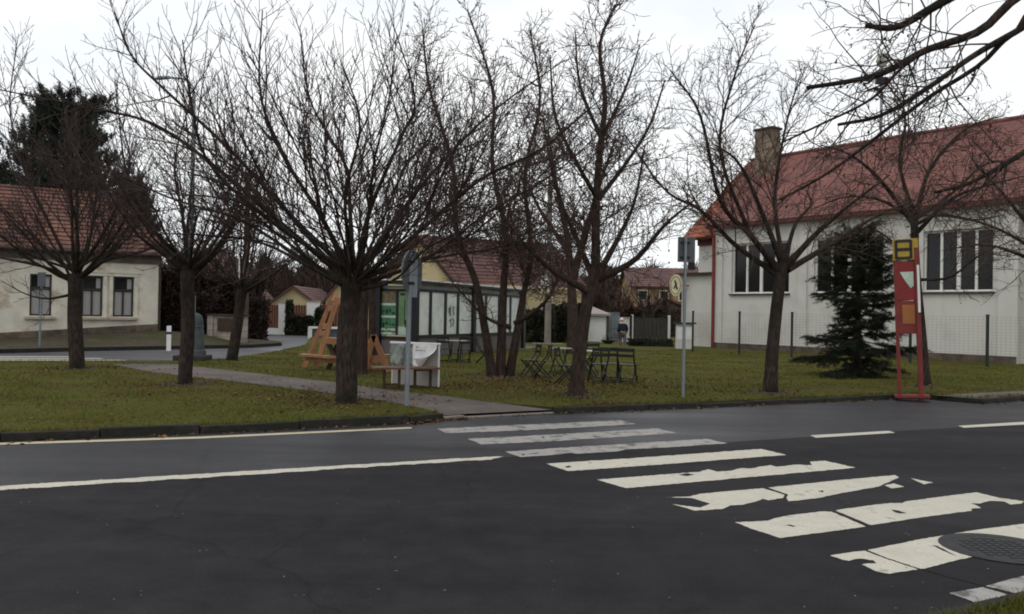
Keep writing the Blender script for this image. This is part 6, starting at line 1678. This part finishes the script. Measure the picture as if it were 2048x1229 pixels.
tag(mesh_np('edge_grass', np.stack([ed - off, ed + off, tip], 1).reshape(-1, 3), np.arange(n * 3).reshape(n, 3), M['blade']), 'longer ragged grass hanging over the kerb stones', 'grass', kind='stuff')
# fallen leaves: thick under the trees and along the kerb
lx, ly, lz = [], [], []
def leaves_at(cx, cy, sig, n, z):
    for _ in range(n):
        a, b_ = cx + nr.normal(0, sig), cy + nr.normal(0, sig * 1.3)
        lx.append(a); ly.append(b_); lz.append(z)
for px, py, sg, n in ((1100, 770, 1.4, 700), (1240, 770, 1.3, 800), (1000, 760, 1.2, 350), (692, 800, 1.0, 350), (600, 795, .9, 300), (900, 760, 1.6, 300), (1540, 785, 1.2, 160), (372, 770, 1.0, 150), (154, 745, 1.2, 120), (1300, 800, 1.3, 150)):
    p = G(px, py, LZ); leaves_at(p.x, p.y, sg, n, LZ + .022)
for p in soil_at: leaves_at(p.x, p.y - .1, .42, 70, LZ + .02)
sx, sy = scatter(700, 30, 1.0); lx += list(sx); ly += list(sy); lz += [LZ + .024] * len(sx)
ok = inside(lp, np.array(lx), np.array(ly)); lx = list(np.array(lx)[ok]); ly = list(np.array(ly)[ok]); lz = list(np.array(lz)[ok])
for i in range(2, len(K) - 2):
    p, q = K[i], K[i + 1]
    m_ = int((q - p).length * (120 if 700 < kerb_px[i - 1][0] < 900 else 14))
    for _ in range(min(m_, 420)):
        c = p.lerp(q, nr.uniform(0, 1)); o = -abs(nr.normal(0, .10)) - .02; lx.append(c.x - rnor.x * -o); ly.append(c.y + o); lz.append(.006)
n = len(lx); P = np.stack([lx, ly, lz], 1); a = nr.uniform(0, 6.283, n); s = .036 * nr.uniform(.5, 1.4, n)[:, None]
e1 = np.stack([np.cos(a), np.sin(a), nr.normal(0, .25, n)], 1); e2 = np.stack([-np.sin(a), np.cos(a), nr.normal(0, .25, n)], 1)
lift = np.array([0, 0, .012])
v = np.stack([P - e1 * s, P - e2 * s * .6 + lift, P + e1 * s, P + e2 * s * .6 + lift], 1).reshape(-1, 3)
tag(mesh_np('fallen_leaves', v, np.arange(n * 4).reshape(n, 4), M['deadleaf']), 'scattered brown fallen leaves on the grass and along the kerb', 'leaves', kind='stuff')

# grit and small scraps lying on the asphalt
n = 220; sY = 4.6 + 13 * nr.uniform(0, 1, n) ** 1.6; sX = sY * nr.uniform(-.62, .62, n)
pp_ = [(p.x, p.y) for p in K + CLN[::-1]]; pn_ = [(p.x, p.y) for p in CLN + [NEAR[1], NEAR[0]]]
ok = inside(pp_, sX, sY) | inside(pn_, sX, sY); sX, sY = sX[ok], sY[ok]; n = len(sX)
P = np.stack([sX, sY, np.full(n, .0075)], 1); a = nr.uniform(0, 6.283, n); s = .0075 * nr.uniform(.4, 1.8, n)[:, None]
e1 = np.stack([np.cos(a), np.sin(a), np.zeros(n)], 1); e2 = np.stack([-np.sin(a), np.cos(a), np.zeros(n)], 1)
v = np.stack([P - e1 * s, P - e2 * s * .6 + lift * .4, P + e1 * s, P + e2 * s * .6 + lift * .4], 1).reshape(-1, 3)
tag(mesh_np('grit', v, np.arange(n * 4).reshape(n, 4), M['concrete']), 'pale grit and tiny scraps scattered over the asphalt', 'grit', kind='stuff')
